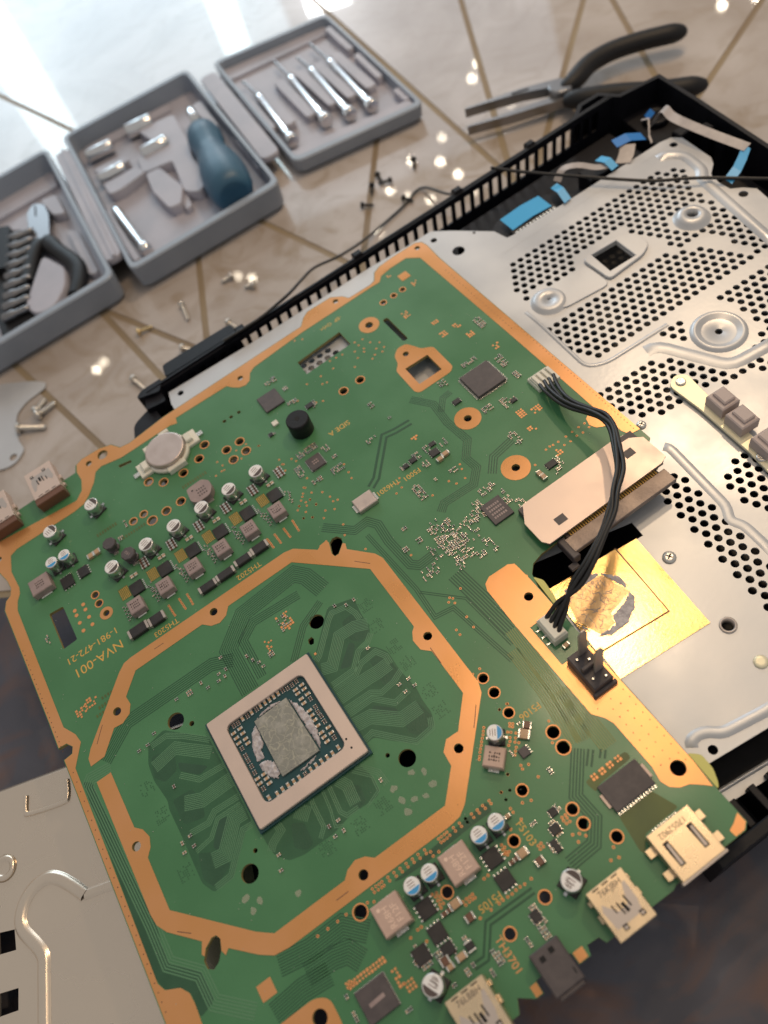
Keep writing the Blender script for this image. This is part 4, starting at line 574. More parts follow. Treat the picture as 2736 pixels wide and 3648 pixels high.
def inset(poly, w):
    a = sum(poly[i][0] * poly[(i + 1) % len(poly)][1] - poly[(i + 1) % len(poly)][0] * poly[i][1] for i in range(len(poly)))
    if a < 0: poly = poly[::-1]
    res = poly
    for i in range(len(poly)):
        p, q = Vector(poly[i]), Vector(poly[(i + 1) % len(poly)])
        d = (q - p).normalized()
        res = clip_half(res, p + Vector((-d.y, d.x)) * w, d, 1)
    return res

fl = MB()
fl.box(-1500, -1500, -14, 2200, 2600, -0.5)
floor = fl.build('floor', 'grout')
tag(floor, 'polished beige marble tiles with brown grout lines', None, None, 'structure')
cells = [[(-1500, -1500), (2200, -1500), (2200, 2600), (-1500, 2600)]]
def split(a, b):
    mid = ((a[0] + b[0]) / 2, (a[1] + b[1]) / 2)
    d = Vector((b[0] - a[0], b[1] - a[1])).normalized()
    for i, c in enumerate(cells):
        if inside(mid, c):
            u, v = clip_half(c, a, d, 1), clip_half(c, a, d, -1)
            cells[i] = u; cells.append(v)
            return
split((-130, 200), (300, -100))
for a, b in [((53, 654), (150, 288)), ((283, 340), (273, 241)), ((235, 326), (172, 242)), ((420, 340), (312, 246)), ((431, 323), (390, 238)), ((482, 242), (405, 208)), ((92, 316), (70, 260)), ((26, 320), (33, 253)), ((31, 319), (57, 258)), ((-30, 296), (-15, 226)), ((382, 440), (329, 338)), ((500, 700), (640, 520)), ((-200, 500), (20, 620))]:
    split(a, b)
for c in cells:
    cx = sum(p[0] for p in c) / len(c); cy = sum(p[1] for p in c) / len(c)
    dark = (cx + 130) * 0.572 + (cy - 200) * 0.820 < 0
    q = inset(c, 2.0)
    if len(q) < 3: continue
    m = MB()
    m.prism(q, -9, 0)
    o = m.build('tile', 'shade_tile' if dark else 'tile', floor)
    if dark: o["label"] = 'blue brown marble tile at the near edge, shade painted into its colour'

# ---------------------------------------------------------------- black console shell
shell = thing('console_shell', 'black plastic console base with a row of vent slots, under the metal shield', 'console shell', (0, 0, 0))
m = MB()
m.prism([(8, 150), (12, 186), (24, 198), (290, 196), (303, 202), (316, 201), (322, 191), (344, 188), (342, 158), (336, 106), (313, -109), (92, -109), (30, -60)], 0.2, 12)
m.build('base_tray', 'plastic', shell)
# far wall with vent slots, drawn flat (x, z) and stood up
slots = []
x = 46.0
while x < 309:
    slots.append([(x - .6, 27.0), (x + 3.4, 27.0), (x + 4.2, 37.5), (x + .2, 37.5)])
    x += 6.15
stand = Matrix(((1, 0, 0, 0), (0, 0, -1, 0), (0, 1, 0, 0), (0, 0, 0, 1)))
plate('far_wall', [(24, 11), (318, 11), (318, 41), (300, 41.5), (24, 40)], slots, -0.6, 0.6, 'plastic', shell, xf=Matrix.Translation((0, 195.4, 0)) @ stand)
m = MB()
m.ridge([(24, 196.4), (318, 196.4)], [(-0.3, -2.0), (-0.3, 0), (0.9, 0), (0.9, -2.0)], z=41.3, smooth=False)
for xx in (78, 150, 214, 262):
    m.box(xx, 196.2, 36, xx + 5, 200.0, 42.5, ch=0.6)
m.build('wall_rim', 'plastic', shell)
m = MB()
m.prism(rounded([(36, 199), (79, 198.6), (78, 206.5), (38, 207.5)], 2), 1, 40.5)
m.prism(rounded([(34, 199.5), (22, 199.5), (18, 196), (30, 192)], 2), 1, 41)
m.prism(rounded([(23, 192), (10, 187), (6, 176), (6, 160), (24, 160)], 3), 1, 36)
m.prism(rounded([(30, 196), (22, 196), (19, 188), (30, 186)], 2), 1, 39)
m.build('corner_block', 'plastic', shell)
# bulged far corner and side wall
path = [(293, 196), (303, 203.0), (315, 202.5), (321, 192.5), (345, 189), (342.5, 160), (336.6, 106), (313, -109.5)]
m = MB()
m.ridge(path, [(-1.2, -29), (-1.2, 0), (1.2, 0), (1.2, -29)], z=41, smooth=False)
m.build('side_wall', 'plastic', shell)
m = MB()
m.prism([(322, 191), (343, 188), (341, 160), (326, 148), (318, 160)], 11.5, 27)
m.lathe(332, 176, [(7, 27), (7, 30), (5.5, 31), (5.5, 28)], 20)
m.box(324, 150, 12, 331, 156, 34, ch=.6)
m.box(334, 140, 12, 337, 146, 37, ch=.6)
m.box(331, 128, 12, 334.5, 133, 37, ch=.6)
m.prism([(320, 120), (334, 118), (325, 20), (309, 20), (311, 90)], 11.5, 22)
m.build('corner_tower', 'plastic', shell)
# near wall with ribs
m = MB()
m.box(92, -113.5, 0.3, 318, -109.5, 33, ch=.5)
m.build('near_wall', 'plastic', shell)
for i in range(9):
    m = MB()
    m.box(108 + i * 8, -109.4, 12, 110.6 + i * 8, -100, 30, ch=.3)
    m.build('vent_rib', 'plastic', shell)
m = MB()
m.box(31, 151, 11.5, 312, 190, 25, ch=.6)
m.prism([(196, 171), (214, 166), (222, 170), (246, 168), (262, 158), (262, 150), (206, 150)], 24.8, 35)
m.box(272, 158, 24.8, 290, 168, 34, ch=.5)
m.build('inner_ledge', 'plastic', shell)

# ---------------------------------------------------------------- metal shield with perforations
ZS = 38.0
shield = thing('metal_shield', 'pale perforated sheet metal shield with embossed ridges, beside the circuit board', 'metal shield', (0, 0, ZS))
outline = [(31, 183), (33, 191), (84, 188.6), (155, 188.3), (176, 186.5), (190.6, 186.5), (199, 178), (213, 161.5), (214.5, 153), (217.6, 152.3), (250, 151.4), (310.6, 150.3), (316.4, 148.8), (319.6, 144.5), (317.6, 123), (315, 118.8), (308.7, 113.9), (306.9, 107), (307, 100), (311.4, 96.2), (314.7, 91.2), (312, 78), (302, -20), (294, -104), (200, -97.5), (132.4, -90.9), (109.1, -88.4), (106, -82), (106, -46), (108, -10), (150.5, -14), (151.2, -7), (112, 3), (103, 8), (103, 110), (30, 126)]
holes = []
def zone(poly, ang, ox, oy, pitch=4.42, row=3.78, r=1.55, excl=()):
    ca, sa = math.cos(math.radians(ang)), math.sin(math.radians(ang))
    for j in range(-60, 61):
        for i in range(-60, 61):
            u = (i + 0.5 * (j % 2)) * pitch; v = j * row
            x, y = ox + ca * u - sa * v, oy + sa * u + ca * v
            if not inside((x, y), poly): continue
            if any((x - ex) ** 2 + (y - ey) ** 2 < er * er for ex, ey, er in excl): continue
            if any((x - hx[0]) ** 2 + (y - hx[1]) ** 2 < 12 for hx in centres): continue
            centres.append((x, y)); holes.append(circ(x, y, r, 12, 0.1))
centres = []
bosses = [(281.5, 98.1, 9.2), (201.7, 104.4, 9.5), (240.3, 39.5, 12.5)]
zone([(211, 137), (296, 135.5), (304, 124), (295.5, 113), (297, 101), (293, 60), (284, 60), (281, 84), (266, 88), (255, 110), (256, 118), (226, 118), (226, 111), (206, 110), (195.5, 111), (195, 127), (203, 139)], -1.5, 195.05, 90.8, excl=bosses[:1] + bosses[1:2])
zone([(193, 93), (222, 92), (226, 92), (256, 91.5), (268, 84), (284, 60.5), (261.4, 60.5), (208.2, 62.6), (194.5, 62.6), (189, 73), (189.5, 90)], -2.0, 195.05, 90.8)
zone([(252.5, 54.5), (281, 52), (290, 40), (282, 15), (256, 16), (237, 25.5), (236, 30), (246, 25), (254, 30.2), (256.5, 37.6)], -2.5, 254.5, 53, excl=bosses[2:3])
zone([(222, 55.5), (234, 55), (228.3, 44.5)], -2.5, 223.6, 54.4)
zone([(181, 49), (212.5, 46.8), (220, 33.6), (230, 21), (252, 15), (251, 10.5), (228, 16), (215.5, 21), (202.3, 22.6), (191.5, 22.5), (181, 35)], -3.5, 182.6, 47.3)
zone([(201, -8), (225, -20), (225, -60), (199, -48), (186.5, -27), (187.5, -15.5)], -4.5, 191.2, -15)
zone([(171, 4), (180, -2), (178, -24), (177, -52), (176, -66), (162, -64), (162.5, -55), (164, -30), (166, -12)], -4.7, 166.7, -16.3)
main_holes, main_centres = holes, centres
holes, centres = [], []
zone([(87, 160), (110.5, 162), (110.5, 143), (87, 142)], -1.5, 93.0, 152.0, pitch=4.6, row=4.0, r=1.6)
pad_holes = holes
holes, centres = main_holes, main_centres
plate('raised_grille', [(84, 166), (124, 166), (124, 139), (84, 139)], pad_holes, 3.2, 3.8, 'shield', shield)
holes.append([(234, 112), (247, 111), (246.5, 98), (233, 98.7)])
for x, y, r in [(313.2, 143.8, 2.0), (308.2, 93.0, 2.2), (188.0, 179.7, 1.7), (192.3, 163.8, 3.2), (281.5, 98.1, 2.6), (201.7, 104.4, 0.9), (240.3, 39.5, 1.6), (148.1, -58.3, 2.2), (114.1, -86.1, 1.6), (37.8, 186.0, 1.6), (252.6, 104.5, 0.8), (205.5, 168.5, 0.8)]:
    holes.append(circ(x, y, r, 18))
plate('perforated_sheet', outline, holes, -0.8, 0, 'shield', shield)
# embossed folds and bosses
def emboss(name, path, w, h, closed=False, mat='shield', lop=0.0):
    m = MB()
    prof = [(-w / 2, 0.05), (-w * .3, h * .75), (-w * .12, h), (w * .12, h * (1 - lop)), (w * .3, h * .75 * (1 - lop)), (w / 2, 0.05)]
    m.ridge(path, prof, closed=closed)
    k = len(prof)
    for end in (0, len(path) - 1):      # the press fades out at both ends
        for q in range(k):
            x, y, z = m.v[end * k + q]
            m.v[end * k + q] = (x, y, 0.04)
    return m.build(name, mat, shield)
emboss('fold_ridge', rounded([(200, 141.2), (305.4, 141.6), (311, 134), (308.6, 119.6), (303.7, 114.7), (294.1, 64.7), (286, 0)], 6)[4:-4], 6.0, 1.3)
emboss('fold_ridge', [(203, 146.4), (309, 146.0)], 2.4, 0.8)
emboss('fold_ridge', rounded([(183.5, 54.2), (216.9, 51.8), (230.6, 22.9), (248.3, 20.6), (285, 18)], 5)[4:-4], 6.0, 0.7)
emboss('fold_ridge', rounded([(189.4, 122), (190.3, 101), (188.4, 62.8), (196, 58.6), (222.7, 57.3), (292, 55.2)], 6)[4:-4], 2.0, 0.5)
emboss('fold_ridge', rounded([(181.9, 12.8), (184.8, 9.2), (181.6, -24), (178.0, -29), (180.4, -33.5), (179.9, -45.2), (176, -86)], 4)[4:-4], 4.0, 0.5)
emboss('fold_ridge', rounded([(190, -91.5), (136.8, -86.7), (120.2, -84.0), (116.2, -80.2), (110.5, -79.5), (108.0, -85.0)], 4)[4:-4], 4.0, 0.8)
def boss(x, y, prof, n=36):
    m = MB(); m.lathe(0, 0, prof, n)
    m.f = [f for f in m.f if len(f) < 5]; m.m = m.m[:len(m.f)]; m.sm = m.sm[:len(m.f)]
    m.build('screw_boss', 'shield', shield, (x, y, 0))
boss(281.5, 98.1, [(8.6, 0.03), (8.0, 0.4), (7.0, 1.9), (5.8, 2.9), (4.6, 3.1), (2.7, 3.1), (2.6, 0.0)])
boss(201.7, 104.4, [(8.6, 0.03), (7.9, 0.5), (7.0, 1.6), (6.2, 1.9), (1.0, 1.9), (0.9, 0.0)])
boss(240.3, 39.5, [(11.8, 0.03), (11.0, 0.9), (10.2, 1.5), (9.2, 1.3), (7.4, 0.16), (6.9, 0.08), (1.7, 0.08), (1.6, 0.0)])
plate('window_rim', rounded([(228.5, 113), (250.5, 113.5), (256.5, 108), (256.5, 99), (250, 95.5), (229, 94.5)], 2.5), [[(233.6, 112.3), (247.4, 111.3), (246.9, 97.6), (232.6, 98.3)]], 0.0, 1.5, 'shield', shield, bevel=0.35)
plate('embossed_pad', rounded([(206, 112), (228, 109.5), (228, 92.5), (204, 95.5), (199, 100)], 4), [circ(201.7, 104.4, 1.2, 12)] if False else [], -0.02, 0.7, 'shield', shield, bevel=0.3)
def pan_screw(x, y, r, parent, z=0.0):
    m = MB()
    m.lathe(x, y, [(r, z + 0.02), (r, z + 0.5), (r * .86, z + 0.95), (r * .5, z + 1.15)], 22)
    o = m.build('screw_head', 'screw', parent)
    k = MB()
    k.box(x - r * .5, y - r * .1, z + 1.05, x + r * .5, y + r * .1, z + 1.19, rot=0.5)
    k.box(x - r * .1, y - r * .5, z + 1.06, x + r * .1, y + r * .5, z + 1.18, rot=0.5)
    k.build('cross_slot', 'hole', o)
pan_screw(151.2, -26.8, 2.5, shield)
pan_screw(184.2, 24.3, 2.0, shield)
m = MB(); m.lathe(148.1, -58.3, [(3.0, 0.02), (3.0, 0.5), (2.2, 0.5), (2.1, -2.5)], 22); m.f = [f for f in m.f if len(f) < 5]; m.m = m.m[:len(m.f)]; m.sm = m.sm[:len(m.f)]
m.build('threaded_insert', 'steel_grey', shield)
m = MB(); m.lathe(146.8, -74.0, [(2.4, 0.02), (2.4, 0.4), (1.9, 0.7), (1.2, 0.8)], 22)
m.build('rivet', 'strip', shield)
# cream bracket with rubber feet
plate('bracket', rounded([(204.5, 31), (210, 33.5), (214, 30.5), (212.5, 20), (208.5, -24), (205.5, -60), (199.5, -60), (202, -24), (203.5, -14), (205, 14)], 3), [], 1.0, 2.2, 'strip', shield, bevel=0.2)
m = MB(); m.lathe(209.2, 29, [(2.1, 2.2), (2.1, 2.6), (1.6, 2.9)], 20)
o = m.build('screw_head', 'screw', shield)
m = MB(); m.lathe(205.0, -17.5, [(2.1, 2.2), (2.1, 2.6), (1.6, 2.9)], 20)
m.build('screw_head', 'screw', shield)
for bx, by in ((211.8, 9.5), (210.6, -1.6), (209.4, -15.5)):
    m = MB()
    m.box(bx - 4.2, by - 4.6, 2.1, bx + 4.2, by + 4.6, 7.6, ch=.5, rot=-0.06)
    m.box(bx - 2.2, by - 3.2, 7.5, bx + 3.0, by + 3.4, 9.0, ch=.5, rot=-0.06)
    o = m.build('rubber_foot', 'foam', shield)
# heat sink plate of copper with the imprint of dried paste
m = MB()
m.prism([(147.6, -13.5), (144.2, -54.1), (106.9, -51.0), (109.8, -9.5)], 0.02, 0.35)
hs = m.build('heat_sink_plate', 'copperplate', shield)
m = MB()
m.prism([(138.6, -12.2), (136.2, -42.2), (107.0, -39.4), (109.2, -9.8)], 0.36, 0.75)
m.build('raised_block', 'copperplate', hs)
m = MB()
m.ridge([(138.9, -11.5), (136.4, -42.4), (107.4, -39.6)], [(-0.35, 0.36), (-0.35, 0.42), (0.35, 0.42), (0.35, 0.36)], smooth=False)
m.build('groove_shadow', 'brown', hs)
rr = random.Random(3)
def blob(poly, jit, n=4):
    pts = []
    for i in range(len(poly)):
        a, b = poly[i], poly[(i + 1) % len(poly)]
        for k in range(n):
            t = k / n
            pts.append((a[0] + (b[0] - a[0]) * t + rr.uniform(-jit, jit), a[1] + (b[1] - a[1]) * t + rr.uniform(-jit, jit)))
    return pts
m = MB()
for q, poly in enumerate(([(112, -15.6), (113.5, -13.2), (121, -13.0), (127, -15.0), (127.4, -17.2), (119, -16.6)], [(127.2, -15.2), (132.2, -21), (132.4, -26), (130.8, -27), (128.2, -19)], [(132.0, -27), (131.2, -31), (128.5, -34.5), (122, -37.6), (114.5, -37.4), (110.5, -34.5), (113, -34.4), (118.8, -35.0), (120, -31.4), (126, -30.6), (130.4, -28.6)], [(110.3, -34), (108.4, -28), (109.2, -25), (110.6, -31)])):
    lumpy(m, blob(poly, .2), .76, .3, .5, 30 + q)
m.build('paste_smear', 'paste_grey', hs)
m = MB()
m.prism(blob([(111.4, -15.0), (119, -16.4), (127.6, -17.0), (131.0, -28.4), (120.3, -30.8), (119, -34.6), (112.6, -35.0), (109.4, -26)], .3), .76, .84)
m.build('paste_imprint', 'paste_gold', hs)
m = MB()
for q in range(90):     # branching cracks in the film
    px, py = rr.uniform(110.5, 130), rr.uniform(-33, -16.5)
    ang = rr.uniform(0, 6.28); path = [(px, py)]
    for k in range(rr.randint(2, 5)):
        ang += rr.uniform(-.9, .9); path.append((path[-1][0] + math.cos(ang) * .9, path[-1][1] + math.sin(ang) * .9))
    if all(inside(p_, [(111.4, -15.4), (127.2, -17.4), (130.4, -28.2), (119.8, -30.6), (118.6, -34.2), (112.8, -34.6), (109.8, -26)]) for p_ in path):
        m.ridge(path, [(-.09, .845), (0, .9), (.09, .845)])
tag(m.build('paste_cracks', 'paste_vein', hs), kind='stuff')
plate('lower_rail', [(106, -94.5), (200, -104.5), (200, -109.0), (106, -99.6)], [], -14.0, -13.0, 'shield', shield)
m = MB(); m.ridge([(106, -95.2), (200, -105.2)], [(-.8, -13), (-.3, -12), (.3, -12), (.8, -13)]); m.build('rail_bead', 'shield', shield)

# ---------------------------------------------------------------- circuit board (z = 0 is its top face)
board = thing('circuit_board', 'green console circuit board with orange copper borders and a bare processor', 'circuit board', (0, 0, ZB))
RC = [(-50.1, 50.1), (-0.1, 62.8), (62.2, 0.7), (47.7, -39.0), (-0.4, -53.3), (-62.6, 0.3)]
TEAR1 = [(53.4, 58.6), (55.2, 59.6), (57.2, 59.2), (58.3, 57.2), (57.6, 55.2), (53.6, 51.9), (52.0, 52.0), (51.6, 53.6)]
TEAR2 = [(-51.6, -40.6), (-50.2, -40.8), (-49.4, -42.4), (-50.6, -45.6), (-52.6, -48.0), (-55.0, -49.0), (-56.8, -47.6), (-56.8, -45.0), (-54.6, -42.2)]
ringed = [(33.6, 141.3, 1.9), (28.1, 135.9, 1.9), (47.5, 131.1, 1.9), (40.5, 131.2, 1.9), (47.4, 124.3, 1.9), (40.6, 124.0, 1.9), (18.8, 133.9, 1.9), (3.6, 141.0, 1.9), (9.2, 135.8, 1.9), (11.4, 120.7, 1.9), (3.9, 120.7, 1.9), (-5.3, 126.5, 1.6), (-10.7, 126.3, 1.6), (-3.4, 120.6, 2.1),
          (-39.0, 103.7, 1.5), (-39.0, 98.8, 1.5), (68.8, -24.4, 1.7), (68.8, -30.8, 1.8), (68.5, -39.4, 1.7), (-6.9, -61.8, 2.2), (19.1, -72.6, 1.7), (28.2, -92.4, 1.7), (76.2, -53.3, 2.1), (75.7, -59.1, 2.2), (56.5, -62.0, 1.75), (65.7, -75.6, 1.75), (65.7, -80.9, 1.75), (45.0, -72.6, 1.65), (71.4, -89.5, 1.75), (42.9, -90.4, 1.75),
          (142.3, 155.0, 1.4), (148.5, 155.1, 1.3), (153.9, 155.3, 1.3), (108.1, 122.1, 1.9), (98.9, 122.0, 1.9)]
plain = [(-32.0, 32.0, 3.3), (-27.2, 27.3, 1.0), (31.6, 32.3, 3.0), (31.6, -31.2, 3.1), (26.6, -26.4, 0.8), (-32.1, -31.1, 3.1), (-27.2, -25.9, 0.8), (47.2, 146.8, 0.9), (50.8, 146.8, 0.9), (55.0, 146.6, 0.9)]
copper_holes = [(x, y, 1.65) for x, y in RC] + [(175.2, 173.8, 1.4), (125.5, 173.5, 1.4), (65.1, 164.7, 1.4), (-16.0, 171.8, 1.5), (-8.5, 171.7, 2.6), (-70.4, 151.4, 1.3), (100.3, -9.8, 1.7), (100.0, -84.9, 2.5)]
annular = [(129.3, 147.7, 5.0, 1.9), (131.5, 70.8, 5.8, 1.7), (131.3, 37.7, 6.0, 1.7), (-38.0, 92.4, 2.9, 1.4)]
RECT1 = [(91.2, 152.8), (116.3, 154.6), (116.3, 144.0), (91.1, 143.2)]
RECT2 = rounded([(-59.5, 109), (-53, 108.3), (-53, 89.6), (-59.7, 89.3)], 0.8)
SQH = [(127.0, 112.7), (139.1, 112.4), (139.0, 100.8), (126.8, 100.8)]
SLOT = rounded([(135.6, 145.6), (138.3, 145.6), (138.3, 127), (135.6, 127)], 1.2)
b_out = [(163.6, 178.2), (176.5, 178.0), (179.4, 176), (180.1, 172), (179.2, 160), (179.0, 14), (172, 9), (172, 2), (115, 1), (110, -0.3), (107, -3.3), (105.4, -9), (105.3, -86), (104.9, -97), (105.0, -107.8), (103, -109.4), (76.2, -109.2), (75, -109.8), (50, -109.6), (49, -107.3), (45, -107), (44.2, -109.6), (40, -109.6), (39.8, -106), (27.1, -106), (27, -109.7), (24.4, -109.6), (20, -106.5), (18, -110), (-74.8, -110), (-75.3, 42), (-75.3, 45.8), (-71.5, 46.2), (-70.5, 48.5), (-72.2, 51), (-75.7, 51.3), (-75.6, 63), (-76.2, 124), (-74.2, 128.2), (-71.6, 129.6), (-70.3, 133), (-70.7, 138), (-73, 146), (-74.5, 152), (-74, 160), (-72, 171), (-23.5, 171.5), (-22, 175.4), (-18, 177), (-8.7, 176.7), (-2.7, 174.6), (0.3, 169.7), (4.9, 168.8), (25, 171.1), (104, 172), (107.8, 176.2), (111.4, 178.3), (125, 178.0), (130, 174), (131.6, 170.6), (144, 170.2), (147.1, 171.2), (150, 175.8), (154.4, 177.7)]
b_holes = [circ(x, y, r, 20) for x, y, r in ringed + plain + copper_holes] + [circ(x, y, h, 20) for x, y, R_, h in annular] + [TEAR1, TEAR2, RECT1, RECT2, SQH, SLOT, circ(132.1, 119.9, 1.4, 16), circ(-32.2, -78.8, 2.4, 20), [(25.2, 28.0), (26.8, 28.2), (27.2, 26.8), (26.2, 25.2), (25.0, 25.4), (24.6, 26.6)], rounded([(-4.5, 160.2), (1.5, 158.8), (1.5, 157.2), (-4.6, 158.4)], .5)]
plate('board_laminate', b_out, b_holes, -1.6, 0, 'green', board, edge_mat='fr4')

# bare copper areas, thin sheets on the laminate
CZ0, CZ1 = 0.02, 0.10
border = [(179.0, 19.8), (178.9, 60), (178.9, 160), (179.8, 171.8), (179.1, 175.8), (176.4, 177.7), (163.6, 177.9), (154.6, 177.4), (150.3, 175.5), (147.3, 170.9), (144, 169.9), (131.5, 170.3), (129.8, 173.8), (124.9, 177.7), (111.5, 178.0), (108.0, 176.0), (104.1, 171.7), (25, 170.8), (4.9, 168.5), (0.1, 169.4), (-2.9, 174.3), (-8.7, 176.4), (-18, 176.7), (-21.2, 175.4), (-22.7, 171.2), (-22.4, 165.3), (-24.4, 159.4), (-28.5, 155.8), (-39.3, 157.0), (-67.1, 160.5), (-73.6, 160), (-74.2, 152), (-72.7, 146), (-70.5, 138), (-70.1, 133), (-71.5, 129.4), (-74.1, 128.0), (-75.9, 124), (-75.3, 63), (-75.4, 51.4), (-72.1, 51.2), (-70.3, 48.5), (-71.4, 46.0), (-75.0, 45.6), (-75.0, 42), (-74.6, -75),
          (-64.7, -75), (-64.6, -60), (-64.3, -54), (-64.6, -50.3), (-66.6, -47.3), (-71.3, -45), (-72.7, -42), (-72.3, 40), (-69.1, 44.8), (-66.9, 48.1), (-67.7, 52.3), (-70.9, 58), (-71.0, 120.1), (-69.6, 124.5), (-67.5, 127.5), (-66.8, 130.7), (-67.4, 140.8), (-65.1, 149.3), (-61.5, 150.8), (-31.8, 150.7), (-26.4, 151.5), (-22.5, 154.5), (-18, 159.5), (-15.1, 164.6), (-11.5, 165.8), (-1.5, 163.4), (25.1, 163.7), (28.5, 162.4), (29.4, 165.8), (57.6, 165.2), (59.6, 162.2), (62, 159.8), (65.1, 158.8), (68, 160), (70.3, 164), (73.5, 165.9), (101.8, 168.0), (143.1, 168.3), (148.5, 168.1), (151.4, 171.1), (157.6, 172.2), (167.2, 172.2), (172.4, 167.0), (173.0, 94), (173.0, 40), (170.5, 39.8), (167.0, 37.5), (166.0, 34.4), (167.2, 31.5), (170.4, 29.6), (173.2, 30.0), (173.2, 24), (174.5, 20.4)]
plate('copper_border', border, [circ(x, y, r + .02, 20) for x, y, r in copper_holes[6:12]], CZ0, CZ1, 'copper', board)
ring = [(-66.8, 36.8), (-66.6, 40.1), (-64.5, 43.2), (-43.5, 64.2), (-40.2, 66.7), (-37, 67.2), (36, 67.2), (40, 66.2), (47.8, 59), (50.2, 60.2), (52.6, 60.4), (53.2, 58.9), (51.5, 53.7), (51.9, 51.8), (53.7, 51.7), (57.5, 54.9), (58.3, 54.0), (57.4, 51.4), (65.3, 42.2), (66.7, 38.6), (66.7, -24.4), (65.3, -28.2), (39, -54.6), (35.3, -56.9), (31, -57.4), (-31, -57.4), (-36.3, -56.6), (-40.5, -53.6), (-48.2, -46.3), (-49.8, -47.6), (-50.5, -45.7), (-49.3, -42.4), (-50.1, -40.7), (-51.7, -40.5), (-54.7, -42.1), (-56.0, -44.0), (-56.6, -43.0), (-54.9, -39.6), (-64, -30.4), (-66.2, -26.6), (-66.8, -22.5), (-67, 30),
        (-61.0, 30), (-60.8, 6.6), (-58.4, 4.1), (-57.2, 0.4), (-58.3, -3.0), (-60.5, -5.6), (-60.5, -25), (-38.3, -47.4), (-33.4, -51.2), (-6.3, -51.2), (-4.0, -49.1), (-0.4, -48.0), (3.0, -49.0), (5.4, -51.2), (33.3, -51.3), (42.3, -42.2), (42.8, -37), (46, -34.0), (50.9, -34.2), (60.1, -24.4), (60.1, -5), (57.2, -2), (56.9, 2.6), (58.6, 5.6), (60.3, 7.0), (60.1, 37.8), (36.4, 61.2), (6.0, 61.1), (3.4, 58.0), (-0.1, 56.8), (-3.6, 57.9), (-6.4, 60.9), (-37.3, 60.8), (-44.8, 53.3), (-44.4, 49.5), (-46.2, 46.1), (-50, 44.3), (-53.6, 44.8), (-60.9, 37)]
plate('copper_ring', ring, [circ(x, y, 1.67, 20) for x, y in RC] + [[(a * 1.0, b) for a, b in TEAR1], TEAR2][:0], CZ0, CZ1, 'copper', board)
strip = [(93.9, 5.7), (102.4, 5.4), (104.6, 4.0), (105.1, -5), (105.0, -19.6), (93.2, -19.6), (93.2, -37.2), (105.0, -37.2), (105.1, -86), (104.4, -94.9), (102.5, -93.0), (99.3, -90.4), (96.4, -89.6), (93.9, -87.6), (92.9, -84.9), (93.9, -80), (93.7, -62.7), (92.6, -59.7), (89.9, -56), (89.6, -14), (90.0, 1.5), (91.1, 4.2)]
plate('copper_strip', strip, [circ(x, y, r + .02, 20) for x, y, r in copper_holes[12:]], CZ0, CZ1, 'copper', board)
for name, poly, hs_ in [('copper_corner', [(104.6, -104.4), (104.7, -107.6), (102.8, -109.1), (99.4, -109.1), (99.2, -106.8), (101.6, -106.0)], []),
                        ('copper_patch', [(157, 164.8), (162, 164.8), (162, 160), (157, 160)], []), ('copper_patch', [(-45.4, -60.8), (-40.3, -60.8), (-40.3, -65.8), (-45.4, -65.8)], []),
                        ('copper_tab', [(40.2, -106.3), (43.6, -106.3), (43.4, -109.4), (40.2, -109.4)], []), ('copper_tab', [(24.6, -106.3), (26.9, -106.3), (26.8, -109.4), (24.6, -109.4)], []),
                        ('copper_pad', rounded([(-60, -73.5), (-31, -73.5), (-27, -76), (-27, -84), (-30, -100), (-60, -100)], 3), [circ(-32.2, -78.8, 2.42, 20)]),
                        ('copper_frame', rounded([(127.4, 122.4), (131, 125.5), (135.6, 125), (138.0, 120), (139, 117.6), (143.8, 114.6), (143.6, 98.6), (141, 96.7), (124.4, 96.7), (122.8, 98.6), (123.2, 114.6), (126.2, 117.4)], 1.6), [SQH, circ(132.1, 119.9, 1.42, 16)])]:
    plate(name, poly, hs_, CZ0, CZ1, 'copper', board)
for x, y, R_, h in annular:
    plate('copper_washer', circ(x, y, R_, 40), [circ(x, y, h + .02, 20)], CZ0, CZ1, 'copper', board)
ringme = {}
for x, y, r in ringed:
    if r not in ringme:
        me = plate_mesh('copper_eyelet', circ(0, 0, r + .45, 24), [circ(0, 0, r + .01, 24)], CZ0, CZ1)
        me.transform(Matrix.Scale(MM, 4)); me.materials.clear(); me.materials.append(X['pad'])
        ringme[r] = me
    link('copper_eyelet', ringme[r], board, (x, y, 0))
dm = MB(); dm.lathe(0, 0, [(0.85, 0.02), (0.85, 0.09)], 14)
dot0 = None
for x, y in [(-49.3, 102.7), (-49.4, 100.1), (-45.1, 103.0), (-45.1, 100.1), (-45.0, 95.8), (-49.4, 95.9), (-45.0, 91.6), (-49.3, 91.5)]:
    if dot0 is None:
        dot0 = dm.build('copper_dot', 'pad', board, (x, y, 0))
    else:
        link('copper_dot', dot0.data, board, (x, y, 0))

# darker solder mask over dense wiring, trace lines, vias and stitching holes
for i, (poly, k) in enumerate(D['patches']):
    m = MB(); zt = [0.017, 0.020, 0.018, 0.013][k]
    m.prism(rounded(poly, 1.2), 0.004, zt)
    m.build('wiring_area', ['green_dark', 'green_deep', 'olive', 'green_mid'][k], board)
for path, n, pitch, k in D['bundles']:
    m = MB()
    w = pitch * 0.24
    for i in range(n):
        off = (i - (n - 1) / 2) * pitch
        m.ridge(path, [(off - w, 0.022), (off - w * .6, 0.036), (off + w * .6, 0.036), (off + w, 0.022)], smooth=False)
    tag(m.build('trace_bundle', ['line', 'line2', 'line_dark'][k], board), kind='stuff')
m = MB()
for x, y in D['vias']:
    m.lathe(x, y, [(0.52, 0.02), (0.50, 0.07), (0.22, 0.07)], 8, mis=[0, 0, 1], smooth=False)
tag(m.build('via', ['pad', 'hole'], board), kind='stuff')
m = MB()
